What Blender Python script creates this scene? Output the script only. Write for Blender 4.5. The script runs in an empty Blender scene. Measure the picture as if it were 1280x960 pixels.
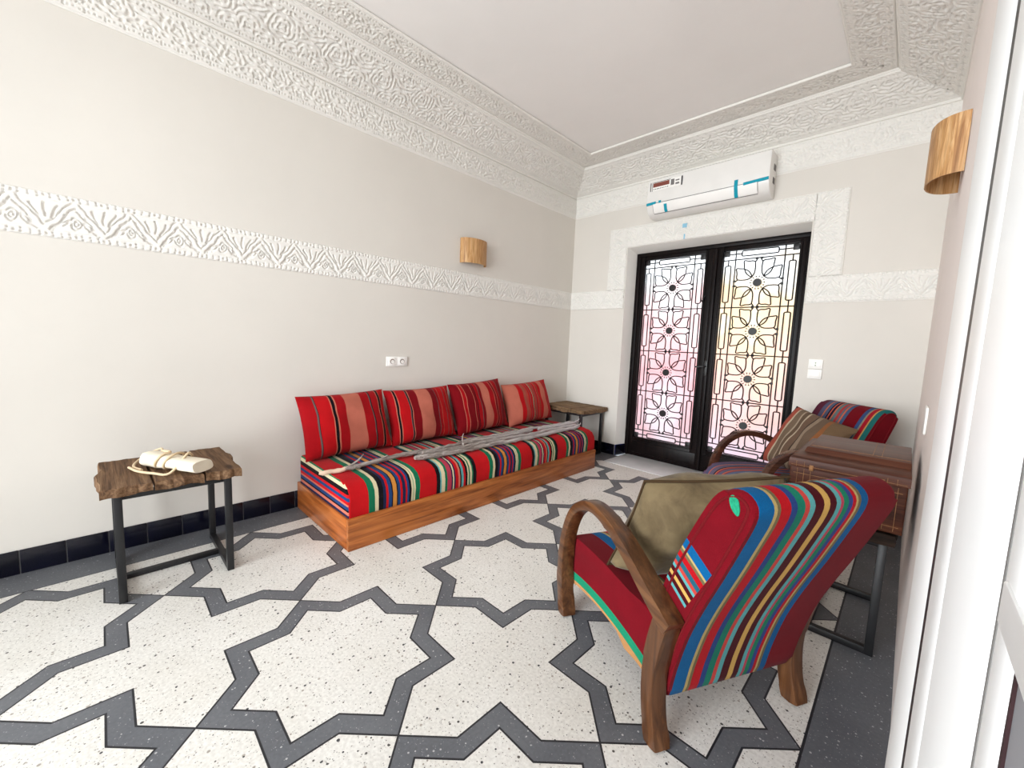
import bpy, bmesh, math, random
import numpy as np
from mathutils import Vector, Matrix
random.seed(7)
scene = bpy.context.scene
COL = scene.collection
PI = math.pi
W, YF = 3.275, -6.2          # room width, front wall

# ------------------------------------------------------------------ colour
def lin(c):
    return tuple(((v / 255) / 12.92 if v / 255 <= 0.04045 else ((v / 255 + 0.055) / 1.055) ** 2.4) for v in c) + (1.0,)

# ------------------------------------------------------------------ materials
class NT:
    def __init__(self, name):
        self.m = bpy.data.materials.new(name); self.m.use_nodes = True
        self.t = self.m.node_tree; self.n = self.t.nodes; self.l = self.t.links
        self.b = self.n['Principled BSDF']
    def add(self, typ, **kw):
        nd = self.n.new(typ)
        for k, v in kw.items(): setattr(nd, k, v)
        return nd
    def put(self, sock, v):
        if hasattr(v, 'is_output') or isinstance(v, bpy.types.NodeSocket): self.l.new(v, sock)
        else: sock.default_value = v
    def math(self, op, a, b=None, c=None):
        nd = self.add('ShaderNodeMath', operation=op)
        self.put(nd.inputs[0], a)
        if b is not None: self.put(nd.inputs[1], b)
        if c is not None: self.put(nd.inputs[2], c)
        return nd.outputs[0]
    def mix(self, f, a, b, blend='MIX'):
        nd = self.add('ShaderNodeMix', data_type='RGBA', blend_type=blend)
        self.put(nd.inputs[0], f); self.put(nd.inputs[6], a); self.put(nd.inputs[7], b)
        return nd.outputs[2]
    def coord(self, scale=(1, 1, 1), rot=(0, 0, 0), loc=(0, 0, 0)):
        tc = self.add('ShaderNodeTexCoord'); mp = self.add('ShaderNodeMapping')
        mp.inputs['Scale'].default_value = scale; mp.inputs['Rotation'].default_value = rot; mp.inputs['Location'].default_value = loc
        self.l.new(tc.outputs['Object'], mp.inputs['Vector'])
        return mp.outputs[0]
    def xyz(self):
        tc = self.add('ShaderNodeTexCoord'); s = self.add('ShaderNodeSeparateXYZ')
        self.l.new(tc.outputs['Object'], s.inputs[0]); return s.outputs
    def noise(self, vec, scale, detail=3, rough=.5, dist=0):
        nd = self.add('ShaderNodeTexNoise'); self.l.new(vec, nd.inputs['Vector'])
        nd.inputs['Scale'].default_value = scale; nd.inputs['Detail'].default_value = detail
        nd.inputs['Roughness'].default_value = rough; nd.inputs['Distortion'].default_value = dist
        return nd.outputs['Fac']
    def ramp(self, fac, stops, interp='LINEAR'):
        nd = self.add('ShaderNodeValToRGB'); cr = nd.color_ramp; cr.interpolation = interp
        cr.elements.remove(cr.elements[1]); cr.elements[0].position = stops[0][0]; cr.elements[0].color = stops[0][1]
        for p, c in stops[1:]:
            e = cr.elements.new(p); e.color = c
        self.l.new(fac, nd.inputs[0]); return nd.outputs[0]
    def bump(self, h, strength=.3, dist=.01):
        nd = self.add('ShaderNodeBump'); nd.inputs['Strength'].default_value = strength; nd.inputs['Distance'].default_value = dist
        self.l.new(h, nd.inputs['Height']); self.l.new(nd.outputs[0], self.b.inputs['Normal'])
    def set(self, col=None, rough=.5, spec=.5, metal=0):
        if col is not None: self.put(self.b.inputs['Base Color'], col)
        self.put(self.b.inputs['Roughness'], rough); self.b.inputs['Specular IOR Level'].default_value = spec
        self.b.inputs['Metallic'].default_value = metal
        return self.m

def m_plain(name, rgb, rough=.5, spec=.5, metal=0, var=.06, vscale=8, bump=0, bscale=200):
    t = NT(name); v = t.coord()
    n = t.noise(v, vscale, 4)
    c = lin(rgb)
    a = tuple(min(1, x * (1 - var)) for x in c[:3]) + (1,); b = tuple(min(1, x * (1 + var)) for x in c[:3]) + (1,)
    t.set(t.ramp(n, [(.3, a), (.7, b)]), rough, spec, metal)
    if bump: t.bump(t.noise(v, bscale, 2), bump, .003)
    return t.m

def m_wood(name, dark, mid, light, axis=1, rough=.45, scale=1.0, knots=False, bump=.25, spec=.4):
    """grain runs along local axis"""
    t = NT(name)
    sc = [14 * scale] * 3; sc[axis] = 1.1 * scale
    v = t.coord(scale=tuple(sc))
    n1 = t.noise(v, 1.6, 5, .6, 1.2)
    sc2 = [90 * scale] * 3; sc2[axis] = 2.5 * scale
    n2 = t.noise(t.coord(scale=tuple(sc2)), 1.0, 3, .6, .4)
    c = t.ramp(n1, [(.28, lin(dark)), (.5, lin(mid)), (.72, lin(light))])
    f = t.ramp(n2, [(.35, (.62, .58, .55, 1)), (.6, (1, 1, 1, 1))])
    c = t.mix(.75, c, f, 'MULTIPLY')
    if knots:
        vo = t.add('ShaderNodeTexVoronoi'); s3 = [5.5] * 3; s3[axis] = 2.2
        t.l.new(t.coord(scale=tuple(s3)), vo.inputs['Vector']); vo.inputs['Scale'].default_value = 1.0
        k = t.ramp(vo.outputs['Distance'], [(.05, (1, 1, 1, 1)), (.13, (0, 0, 0, 1))])
        c = t.mix(k, c, lin(dark))
    t.set(c, rough, spec); t.bump(n2, bump, .004)
    return t.m

def stripes(t, coordsock, segs, start, repeat=None):
    """colour socket: constant-interp stripes along coordsock; segs=[(width,rgb)...]"""
    total = sum(w for w, _ in segs)
    x = t.math('SUBTRACT', coordsock, start)
    if repeat: x = t.math('MULTIPLY', t.math('FRACT', t.math('DIVIDE', x, repeat)), repeat); total = repeat
    x = t.math('DIVIDE', x, total)
    chunks = [segs[i:i + 30] for i in range(0, len(segs), 30)]
    pos = 0; out = None
    for ch in chunks:
        st = []; p0 = pos
        for w, c in ch:
            st.append((max(0, min(1, pos / total)), lin(c))); pos += w
        if len(st) == 1: st.append((1, st[0][1]))
        r = t.ramp(x, st, 'CONSTANT')
        out = r if out is None else t.mix(t.math('GREATER_THAN', x, p0 / total), out, r)
    return out

def weave(t, c, amt=.35, scale=500, rough=.92, bump=.35, dark=1):
    v = t.coord()
    n = t.noise(v, scale, 2, .6); n2 = t.noise(v, 9, 3)
    c = t.mix(amt, c, t.ramp(n, [(.3, (.45, .45, .45, 1)), (.7, (1.25, 1.25, 1.25, 1))]), 'MULTIPLY')
    c = t.mix(.5, c, t.ramp(n2, [(.3, (.75, .75, .75, 1)), (.7, (1.1, 1.1, 1.1, 1))]), 'MULTIPLY')
    if dark != 1: c = t.mix(1.0, c, (dark, dark, dark, 1), 'MULTIPLY')
    t.set(c, rough, .08); t.bump(n, bump, .003)
    t.b.inputs['Sheen Weight'].default_value = .03
    return t.m

# ------------------------------------------------------------------ mesh helpers
def link(o, parent=None):
    COL.objects.link(o)
    if parent is not None: o.parent = parent
    return o
def finish(me, mats, smooth=None):
    for m in (mats if isinstance(mats, (list, tuple)) else [mats]): me.materials.append(m)
    if smooth is not None:
        me.polygons.foreach_set('use_smooth', [True] * len(me.polygons))
        me.set_sharp_from_angle(angle=math.radians(smooth))
    me.update()
def obj_bm(name, bm, mats, parent=None, smooth=40):
    bmesh.ops.recalc_face_normals(bm, faces=bm.faces)
    me = bpy.data.meshes.new(name); bm.to_mesh(me); bm.free()
    finish(me, mats, smooth)
    return link(bpy.data.objects.new(name, me), parent)
def tag(o, label=None, cat=None, group=None, kind=None):
    if label: o['label'] = label
    if cat: o['category'] = cat
    if group: o['group'] = group
    if kind: o['kind'] = kind
    return o
def struct(o, label, cat): return tag(o, label, cat, kind='structure')
def empty(name, loc=(0, 0, 0), rz=0, label=None, cat=None, group=None):
    o = bpy.data.objects.new(name, None); o.location = loc; o.rotation_euler = (0, 0, rz); o.empty_display_size = .1
    COL.objects.link(o); return tag(o, label, cat, group)
def add_box(bm, lo, hi, bevel=0, seg=2, mat=0, rot=None, about=None):
    r = bmesh.ops.create_cube(bm, size=1)
    vs = r['verts']
    for v in vs:
        v.co = Vector([(lo[i] + hi[i]) / 2 + v.co[i] * (hi[i] - lo[i]) for i in range(3)])
    fs = set(f for v in vs for f in v.link_faces)
    if bevel:
        es = list(set(e for v in vs for e in v.link_edges))
        rr = bmesh.ops.bevel(bm, geom=es, offset=bevel, segments=seg, affect='EDGES', profile=.5)
        fs = set(f for f in fs if f.is_valid) | set(rr['faces']); 
    vv = set(v for f in fs for v in f.verts)
    for f in fs: f.material_index = mat
    if rot is not None:
        bmesh.ops.rotate(bm, verts=list(vv), cent=about or Vector([(lo[i] + hi[i]) / 2 for i in range(3)]), matrix=rot)
    return list(vv)
def box(name, lo, hi, mat, parent=None, bevel=.003, seg=2):
    bm = bmesh.new(); add_box(bm, lo, hi, bevel, seg); return obj_bm(name, bm, mat, parent)
def add_tube(bm, pts, r, n=8, mat=0, closed=False, squash=None, jitter=0):
    P = [Vector(p) for p in pts]; N = len(P)
    R = r if isinstance(r, (list, tuple)) else [r] * N
    rings = []; up = None
    for i in range(N):
        if closed: d = P[(i + 1) % N] - P[i - 1]
        else: d = P[min(i + 1, N - 1)] - P[max(i - 1, 0)]
        d.normalize()
        if up is None:
            up = Vector((0, 0, 1)) if abs(d.z) < .9 else Vector((1, 0, 0))
        a = (up - d * up.dot(d))
        if a.length < 1e-5: a = d.orthogonal()
        a.normalize(); b = d.cross(a); up = a
        ring = []
        for k in range(n):
            th = 2 * PI * (k + .5) / n
            rr = R[i] * (1 + (random.uniform(-jitter, jitter) if jitter else 0))
            ring.append(bm.verts.new(P[i] + a * math.cos(th) * rr * (squash or 1) + b * math.sin(th) * rr))
        rings.append(ring)
    for i in range(N if closed else N - 1):
        A, B = rings[i], rings[(i + 1) % N]
        for k in range(n):
            f = bm.faces.new((A[k], A[(k + 1) % n], B[(k + 1) % n], B[k])); f.material_index = mat
    if not closed:
        f = bm.faces.new(list(reversed(rings[0]))); f.material_index = mat
        f = bm.faces.new(rings[-1]); f.material_index = mat
def spline(pts, n=8, closed=False):
    """catmull-rom resample"""
    P = [Vector(p) for p in pts]; N = len(P); out = []
    for i in range(N if closed else N - 1):
        p0 = P[i - 1] if (closed or i > 0) else P[0] * 2 - P[1]
        p1 = P[i]; p2 = P[(i + 1) % N]
        p3 = P[(i + 2) % N] if (closed or i + 2 < N) else P[-1] * 2 - P[-2]
        for k in range(n):
            t = k / n
            out.append(.5 * ((2 * p1) + (p2 - p0) * t + (2 * p0 - 5 * p1 + 4 * p2 - p3) * t * t + (3 * p1 - p0 - 3 * p2 + p3) * t ** 3))
    if not closed: out.append(P[-1])
    return out
def add_prism(bm, poly, y0, y1, bevel=0, seg=3, plane='xz', side_mat=None, mat=0):
    """poly of (a,b) extruded along the third axis"""
    def co(a, b, t): return (a, t, b) if plane == 'xz' else ((t, a, b) if plane == 'yz' else (a, b, t))
    A = [bm.verts.new(co(a, b, y0)) for a, b in poly]; B = [bm.verts.new(co(a, b, y1)) for a, b in poly]
    n = len(poly)
    caps = [bm.faces.new(A), bm.faces.new(list(reversed(B)))]
    sides = [bm.faces.new((A[i], B[i], B[(i + 1) % n], A[(i + 1) % n])) for i in range(n)]
    for f in sides + caps: f.material_index = mat
    fs = set(sides + caps)
    if bevel:
        es = [e for c in caps for e in c.edges]
        rr = bmesh.ops.bevel(bm, geom=es, offset=bevel, segments=seg, affect='EDGES', profile=.5)
        fs = set(f for f in fs if f.is_valid) | set(rr['faces'])
        for f in rr['faces']: f.material_index = mat
    if side_mat is not None:
        for c in caps:
            if c.is_valid: c.material_index = side_mat
    return fs
def strip_poly(path, th):
    """2-D band polygon around a 2-D path; th constant or list"""
    P = [Vector((p[0], p[1])) for p in path]; N = len(P); L, R = [], []
    for i in range(N):
        d = (P[min(i + 1, N - 1)] - P[max(i - 1, 0)]).normalized(); n = Vector((-d.y, d.x))
        h = (th[i] if isinstance(th, (list, tuple)) else th) / 2
        L.append(tuple(P[i] + n * h)); R.append(tuple(P[i] - n * h))
    return L, R
def add_band(bm, path, th, y0, y1, bevel=.004, mat=0):
    """bent bar: path in xz, rectangular section"""
    L, R = strip_poly(path, th); N = len(L); rows = []
    for i in range(N):
        rows.append([bm.verts.new((L[i][0], y0, L[i][1])), bm.verts.new((L[i][0], y1, L[i][1])),
                     bm.verts.new((R[i][0], y1, R[i][1])), bm.verts.new((R[i][0], y0, R[i][1]))])
    es = []
    for i in range(N - 1):
        for k in range(4):
            f = bm.faces.new((rows[i][k], rows[i][(k + 1) % 4], rows[i + 1][(k + 1) % 4], rows[i + 1][k])); f.material_index = mat
    bm.faces.new(rows[0]); bm.faces.new(list(reversed(rows[-1])))
    bm.edges.ensure_lookup_table()
    if bevel:
        es = [bm.edges.get((rows[i][k], rows[i + 1][k])) for i in range(N - 1) for k in range(4)]
        bmesh.ops.bevel(bm, geom=es, offset=bevel, segments=2, affect='EDGES', profile=.5)
def np_mesh(name, V, F, mats, parent=None, smooth=True, matidx=None):
    me = bpy.data.meshes.new(name)
    V = np.asarray(V, dtype=np.float32); F = np.asarray(F, dtype=np.int32)
    me.vertices.add(len(V)); me.vertices.foreach_set('co', V.ravel())
    me.loops.add(F.size); me.loops.foreach_set('vertex_index', F.ravel())
    me.polygons.add(len(F)); me.polygons.foreach_set('loop_start', np.arange(0, F.size, F.shape[1], dtype=np.int32))
    if smooth: me.polygons.foreach_set('use_smooth', np.ones(len(F), dtype=bool))
    if matidx is not None: me.polygons.foreach_set('material_index', np.asarray(matidx, dtype=np.int32))
    me.validate(); me.update(calc_edges=True)
    for m in (mats if isinstance(mats, (list, tuple)) else [mats]): me.materials.append(m)
    return link(bpy.data.objects.new(name, me), parent)
def grid_faces(nu, nv, off=0, flip=False):
    i, j = np.meshgrid(np.arange(nu - 1), np.arange(nv - 1), indexing='ij')
    a = (i * nv + j).ravel() + off
    F = np.stack([a, a + nv, a + nv + 1, a + 1], 1)
    return F[:, ::-1] if flip else F

# ------------------------------------------------------------------ the materials used
M = {}
def plaster(name, rgb):
    t = NT(name); v = t.coord(); n = t.noise(v, 1.3, 5, .6); n2 = t.noise(v, 120, 2)
    c = lin(rgb); t.set(t.ramp(n, [(.3, tuple(x * .95 for x in c[:3]) + (1,)), (.7, c)]), .85, .2)
    t.bump(n2, .05, .002); return t.m
M['wall'] = plaster('wall_plaster', (219, 214, 206))
M['wall_r'] = plaster('wall_plaster_right', (242, 233, 228))
M['stucco'] = plaster('carved_stucco', (232, 229, 223))
M['ceil'] = plaster('ceiling_paint', (238, 235, 232))
M['white_paint'] = m_plain('white_gloss_paint', (238, 239, 239), .4, .5, var=.03, vscale=3, bump=.06, bscale=40)
M['grey_paint'] = m_plain('grey_panel_paint', (150, 152, 158), .6, .3, var=.15, vscale=14)
M['chip'] = m_plain('chipped_dark_wood', (52, 32, 34), .8, .2, var=.3, vscale=30)
M['white_plastic'] = m_plain('white_plastic', (244, 242, 238), .35, .5, var=.02)
M['film'] = m_plain('wrapped_white_plastic', (230, 228, 224), .3, .5, var=.02, bump=.35, bscale=16)
M['line_grey'] = m_plain('grey_joint', (120, 118, 116), .7, .2)  # plain grey of joints, vents and sticker print
M['dark_hole'] = m_plain('socket_recess', (128, 112, 104), .7, .2)
M['teal'] = m_plain('teal_tape', (10, 150, 172), .6, .3, var=.1, vscale=30)
M['paleblue'] = m_plain('pale_blue_tape', (140, 190, 212), .7, .3)
M['black_metal'] = m_plain('black_steel', (22, 22, 24), .4, .5, var=.2, vscale=20)
M['iron'] = m_plain('black_iron', (14, 12, 14), .45, .5)
M['ebony'] = m_wood('dark_stained_timber', (8, 5, 5), (17, 11, 11), (30, 19, 17), axis=2, rough=.4, bump=.1, spec=.15)
M['tile'] = m_plain('navy_glazed_tile', (8, 9, 24), .2, .4, var=.4, vscale=5, bump=.05, bscale=20)
M['tile_lit'] = m_plain('navy_tile_blue_lit', (24, 42, 120), .2, .5, var=.3, vscale=6)  # navy tile with the bluish light put into its colour
M['grout'] = m_plain('grey_grout', (110, 110, 112), .9, .1)
M['pine'] = m_wood('varnished_pine', (100, 48, 17), (164, 94, 44), (194, 122, 64), axis=1, rough=.32, scale=.8, knots=True, bump=.08)
M['pine_x'] = m_wood('varnished_pine_end', (104, 48, 16), (164, 90, 40), (190, 114, 58), axis=0, rough=.32, scale=.8, knots=True, bump=.08)
M['oldwood'] = m_wood('weathered_plank', (66, 46, 34), (112, 84, 60), (146, 116, 88), axis=1, rough=.75, scale=1.1, knots=True, bump=.9, spec=.2)
M['oldwood2'] = m_wood('weathered_plank_grey', (78, 60, 44), (122, 98, 72), (152, 128, 98), axis=0, rough=.75, scale=1.2, bump=.9, spec=.2)
M['shadeplank'] = m_wood('shaded_plank', (26, 20, 17), (48, 36, 29), (66, 50, 40), axis=1, rough=.75, bump=.6, spec=.2)  # plank wood darkened in colour for the shade under the trunk
M['walnut'] = m_wood('walnut_bentwood', (52, 30, 17), (90, 56, 32), (120, 80, 48), axis=0, rough=.3, scale=.8, bump=.06)
M['walnut_v'] = m_wood('walnut_leg', (52, 30, 17), (90, 56, 32), (120, 80, 48), axis=2, rough=.3, scale=.8, bump=.06)
M['darkwalnut'] = m_wood('dark_walnut_bentwood', (44, 24, 18), (72, 42, 30), (96, 60, 44), axis=0, rough=.25, scale=.8, bump=.06)
M['veneer'] = m_wood('striped_veneer', (150, 100, 54), (194, 148, 96), (222, 184, 136), axis=2, rough=.5, scale=2.2, bump=.15)
M['trunkwood'] = m_wood('aged_mahogany', (48, 22, 14), (86, 46, 30), (112, 66, 44), axis=0, rough=.42, scale=.9, bump=.15, spec=.25)
M['inlay'] = m_plain('worn_gold_line', (150, 106, 68), .6, .3, var=.3, vscale=60)
M['olive'] = None
def velvet(name, a, b):
    t = NT(name); v = t.coord(); n = t.noise(v, 7, 4, .6, .8); n2 = t.noise(v, 600, 1)
    t.set(t.ramp(n, [(.3, lin(a)), (.68, lin(b))]), .8, .2); t.bump(n, .35, .02)
    t.b.inputs['Sheen Weight'].default_value = .15; t.b.inputs['Sheen Roughness'].default_value = .4
    return t.m
M['olive'] = velvet('olive_velvet', (82, 68, 47), (120, 104, 76))
M['olive_edge'] = m_plain('brown_edge_cord', (66, 50, 34), .9, .1)
M['pipe'] = m_plain('dark_red_piping', (104, 20, 26), .9, .1)
M['redvelvet'] = velvet('dark_red_wool', (112, 8, 22), (140, 14, 30))
M['bark'] = None
def bark():
    t = NT('grey_driftwood'); n = t.noise(t.coord(scale=(60, 5, 60)), 1.2, 5, .65, .6)
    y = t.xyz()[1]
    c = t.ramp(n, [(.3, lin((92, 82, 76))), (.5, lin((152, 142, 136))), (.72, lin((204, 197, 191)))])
    far = t.ramp(t.math('MULTIPLY_ADD', y, .55, 1.4), [(.25, (0, 0, 0, 1)), (.95, (1, 1, 1, 1))])  # glare on the far ends, painted into the bark colour
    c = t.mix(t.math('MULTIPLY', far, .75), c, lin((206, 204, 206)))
    tip = t.math('LESS_THAN', t.math('ADD', y, t.math('MULTIPLY', n, .1)), -3.16)
    c = t.mix(tip, c, lin((226, 196, 172)))
    t.set(c, .9, .1); t.bump(n, 1.0, .01); return t.m
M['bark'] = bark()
M['paper'] = m_plain('cream_wrapped_paper', (224, 214, 194), .6, .3, var=.06, vscale=10, bump=.4, bscale=14)
M['cord'] = m_plain('beige_cord', (214, 192, 158), .6, .3)

# ---- floor
def floor_mat():
    t = NT('terrazzo_star_floor'); X, Y, Z = t.xyz()
    s, u0, v0, phi = .66476, 2.11831, -3.67505, -.77659
    c_, s_ = math.cos(phi) / s, math.sin(phi) / s
    dx = t.math('SUBTRACT', X, u0); dy = t.math('SUBTRACT', Y, v0)
    u = t.math('SUBTRACT', t.math('MULTIPLY', dx, c_), t.math('MULTIPLY', dy, s_))
    v = t.math('ADD', t.math('MULTIPLY', dx, s_), t.math('MULTIPLY', dy, c_))
    p = t.math('SUBTRACT', u, .5); q = t.math('SUBTRACT', v, .5)
    a = t.math('ADD', p, q); b = t.math('SUBTRACT', p, q)
    def fold(x):
        k = t.math('ROUND', t.math('MULTIPLY', t.math('SUBTRACT', x, 1.0), .5))
        return t.math('SUBTRACT', x, t.math('MULTIPLY_ADD', k, 2.0, 1.0))
    da, db = fold(a), fold(b)
    du = t.math('ABSOLUTE', t.math('MULTIPLY', t.math('ADD', da, db), .5))
    dv = t.math('ABSOLUTE', t.math('MULTIPLY', t.math('SUBTRACT', da, db), .5))
    D1 = t.math('MULTIPLY', t.math('MAXIMUM', du, dv), 2.0)
    D2 = t.math('DIVIDE', t.math('ADD', du, dv), .70711)
    S = t.math('MINIMUM', D1, D2)
    band = t.math('MULTIPLY', t.math('LESS_THAN', S, 1.0), t.math('GREATER_THAN', S, .79))
    l1 = t.math('LESS_THAN', t.math('ABSOLUTE', t.math('SUBTRACT', S, 1.0)), .010)
    l2 = t.math('LESS_THAN', t.math('ABSOLUTE', t.math('SUBTRACT', S, .79)), .010)
    line = t.math('MAXIMUM', l1, l2)
    bl = t.math('LESS_THAN', X, .238); br = t.math('GREATER_THAN', X, 3.068); bb = t.math('GREATER_THAN', Y, -.32)
    border = t.math('MAXIMUM', bl, t.math('MAXIMUM', br, bb))
    el = t.math('LESS_THAN', t.math('ABSOLUTE', t.math('SUBTRACT', X, .238)), .003)
    er = t.math('LESS_THAN', t.math('ABSOLUTE', t.math('SUBTRACT', X, 3.068)), .004)
    band = t.math('MAXIMUM', band, border)
    line = t.math('MULTIPLY', line, t.math('SUBTRACT', 1.0, border))
    line = t.math('MAXIMUM', line, t.math('MAXIMUM', el, er))
    vec = t.coord()
    # domain-warped chips
    def chips(scale, thr, pick):
        vo = t.add('ShaderNodeTexVoronoi'); t.l.new(vec, vo.inputs['Vector']); vo.inputs['Scale'].default_value = scale
        sp = t.add('ShaderNodeSeparateColor'); t.l.new(vo.outputs['Color'], sp.inputs[0])
        size = t.math('MULTIPLY', sp.outputs[1], thr)
        return t.math('MULTIPLY', t.math('LESS_THAN', vo.outputs['Distance'], size), t.math('LESS_THAN', sp.outputs[0], pick)), sp.outputs[2]
    n = t.noise(vec, 3, 4); nf = t.noise(vec, 90, 3)
    white = t.ramp(n, [(.3, lin((222, 219, 212))), (.7, lin((232, 230, 225)))])
    white = t.mix(.8, white, t.ramp(nf, [(.35, (.80, .79, .78, 1)), (.65, (1, 1, 1, 1))]), 'MULTIPLY')
    k1, h1 = chips(80, .42, .2); k2, h2 = chips(170, .42, .34); k3, h3 = chips(62, .34, .06)
    cc = t.ramp(h1, [(0, lin((70, 68, 66))), (.5, lin((130, 122, 114))), (1, lin((168, 160, 150)))])
    white = t.mix(k1, white, cc); white = t.mix(k2, white, lin((150, 145, 140))); white = t.mix(k3, white, lin((66, 66, 68)))
    grey = t.ramp(n, [(.3, lin((92, 94, 99))), (.7, lin((108, 110, 114)))])
    g1, _ = chips(100, .36, .14); g2, _ = chips(190, .4, .2)
    grey = t.mix(.35, grey, t.ramp(nf, [(.35, (.7, .7, .7, 1)), (.65, (1.1, 1.1, 1.1, 1))]), 'MULTIPLY')
    grey = t.mix(g2, grey, lin((142, 143, 146))); grey = t.mix(g1, grey, lin((176, 176, 176)))
    c = t.mix(band, white, grey); c = t.mix(line, c, lin((38, 38, 42)))
    return t.set(c, .42, .35)
M['floor'] = floor_mat()
M['marble'] = m_plain('pale_marble', (206, 206, 206), .3, .5, var=.1, vscale=4)

# ---- fabrics
RED, DRED, SAL, BLK, CRM, GRN = (196, 22, 28), (132, 14, 24), (208, 118, 98), (22, 18, 22), (222, 208, 170), (26, 112, 78)
BLU, NVY, ORG, PNK, GRY, TUR = (38, 66, 116), (36, 38, 72), (208, 138, 64), (186, 62, 84), (112, 92, 90), (98, 170, 172)
def kilim_mattress():
    segs = []
    multiA = [(NVY, 14), (RED, 12), (BLU, 14), (BLK, 8), (ORG, 17), (BLK, 6), (BLU, 14), (RED, 12), (NVY, 16), (RED, 8), (BLU, 10), (BLK, 12)]
    multiB = [(CRM, 10), (GRN, 12), (PNK, 22), (NVY, 8), (CRM, 5), (NVY, 10), (RED, 14), (SAL, 10), (BLK, 8), (TUR, 12), (RED, 12), (BLK, 10), (CRM, 8), (GRN, 8)]
    def per(m, first):
        s = [(.137, RED)]
        if first: s += [(.04, GRN), (.026, CRM), (.03, BLK)]
        else: s += [(.034, BLK), (.012, TUR), (.012, CRM)]
        tail = [(.012, CRM), (.01, (150, 176, 140)), (.012, CRM), (.036, GRN)] if first else [(.02, CRM), (.012, GRN), (.032, BLK)]
        rest = .51 - sum(w for w, _ in s) - sum(w for w, _ in tail); tot = sum(w for _, w in m)
        return s + [(w / tot * rest, c) for c, w in m] + tail
    segs = per(multiA, True) + per(multiB, False)
    t = NT('kilim_mattress'); y = t.xyz()[1]
    wob = t.math('MULTIPLY', t.math('SUBTRACT', t.noise(t.coord(), 3, 2), .5), .03)
    c = stripes(t, t.math('ADD', y, wob), segs, -3.303, 1.02)
    return weave(t, c, .35, 420, dark=.86)
def kilim_end():
    t = NT('kilim_mattress_end'); z = t.xyz()[2]
    c = stripes(t, z, [(.02, NVY), (.02, SAL), (.012, BLK), (.022, BLU), (.012, SAL), (.02, RED), (.022, BLU), (.02, RED), (.03, BLK), (.026, CRM), (.02, GRN), (.06, RED)], .195)
    return weave(t, c, .35, 420, dark=.86)
M['kilim'] = kilim_mattress(); M['kilim_end'] = kilim_end()
def kilim_pillow(name, segs):
    t = NT(name); x = t.xyz()[0]
    c = stripes(t, t.math('ADD', x, t.math('MULTIPLY', t.math('SUBTRACT', t.noise(t.coord(), 5, 2), .5), .02)), segs, -.36)
    return weave(t, c, .3, 420, dark=.8)
def fine(base, n, w, c):   # thin pinstripes inside a base
    out = []
    for i in range(n): out += [(w, base), (.004, c[i % len(c)]), (.004, BLK if i % 2 else SAL)]
    return out
R2 = (172, 18, 26)
M['pilA'] = kilim_pillow('kilim_pillow_one', [(.12, R2), (.008, GRY), (.006, BLK), (.09, RED), (.006, SAL), (.022, BLK), (.008, SAL), (.065, R2), (.14, SAL), (.07, R2), (.006, GRY), (.008, BLK), (.05, R2), (.006, SAL), (.018, BLK), (.006, SAL), (.05, RED), (.006, SAL), (.2, R2)])
M['pilB'] = kilim_pillow('kilim_pillow_two', [(.09, R2), (.006, SAL), (.018, BLK), (.006, SAL), (.08, RED), (.006, GRY), (.01, BLK), (.006, SAL), (.07, DRED), (.13, SAL), (.06, DRED), (.006, GRY), (.03, R2), (.006, SAL), (.05, RED), (.008, GRY), (.04, RED), (.006, SAL), (.006, BLK), (.2, RED)])
M['pilC'] = kilim_pillow('kilim_pillow_three', [(.1, DRED), (.006, SAL), (.03, R2), (.006, SAL), (.08, DRED), (.006, SAL), (.03, DRED), (.006, BLK), (.04, R2), (.006, GRY), (.03, DRED), (.09, SAL), (.06, R2), (.006, SAL), (.03, DRED), (.006, SAL), (.05, R2), (.006, GRY), (.05, DRED), (.2, R2)])
M['pilD'] = kilim_pillow('kilim_pillow_four', [(.16, SAL), (.055, RED), (.006, GRY), (.02, (176, 84, 66)), (.006, GRY), (.03, (186, 70, 58)), (.02, RED), (.006, GRY), (.035, RED), (.006, CRM), (.008, BLK), (.006, SAL), (.035, (182, 66, 56)), (.006, GRY), (.03, RED), (.006, SAL), (.02, RED), (.006, GRN), (.05, RED), (.085, SAL), (.03, RED), (.006, GRY), (.2, RED)])
def mattex():
    t = NT('brown_striped_kilim'); x = t.xyz()[0]
    c = stripes(t, t.math('ADD', x, t.math('MULTIPLY', t.math('SUBTRACT', t.noise(t.coord(), 4, 2), .5), .05)),
                [(.05, (50, 44, 44)), (.045, (168, 82, 66)), (.015, (196, 176, 150)), (.045, (122, 102, 84)), (.012, (172, 152, 130)), (.03, (104, 84, 68)), (.012, (190, 172, 148)), (.05, (116, 92, 76)), (.01, (72, 58, 50)), (.03, (150, 130, 110)), (.06, (112, 92, 76)), (.03, (150, 96, 60)), (.2, (120, 96, 72))], -.25)
    return weave(t, c, .3, 420, dark=.8)
M['brownkilim'] = mattex()
A_RED = (124, 10, 26)
SEAT = [(.052, (8, 98, 156)), (.012, (196, 172, 112)), (.012, (120, 108, 76)), (.036, (190, 18, 30)), (.022, (44, 70, 132)), (.03, (22, 128, 104)), (.016, (206, 72, 66)), (.02, (98, 176, 178)), (.034, (78, 6, 20)), (.024, (220, 176, 96)), (.026, (78, 6, 20)),
        (.015, (98, 176, 178)), (.013, (196, 74, 96)), (.02, (26, 132, 100)), (.016, (56, 72, 140)), (.014, (190, 18, 34)), (.009, (196, 172, 112)), (.011, (120, 108, 76)), (.03, (8, 94, 154)), (.3, A_RED)]
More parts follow.
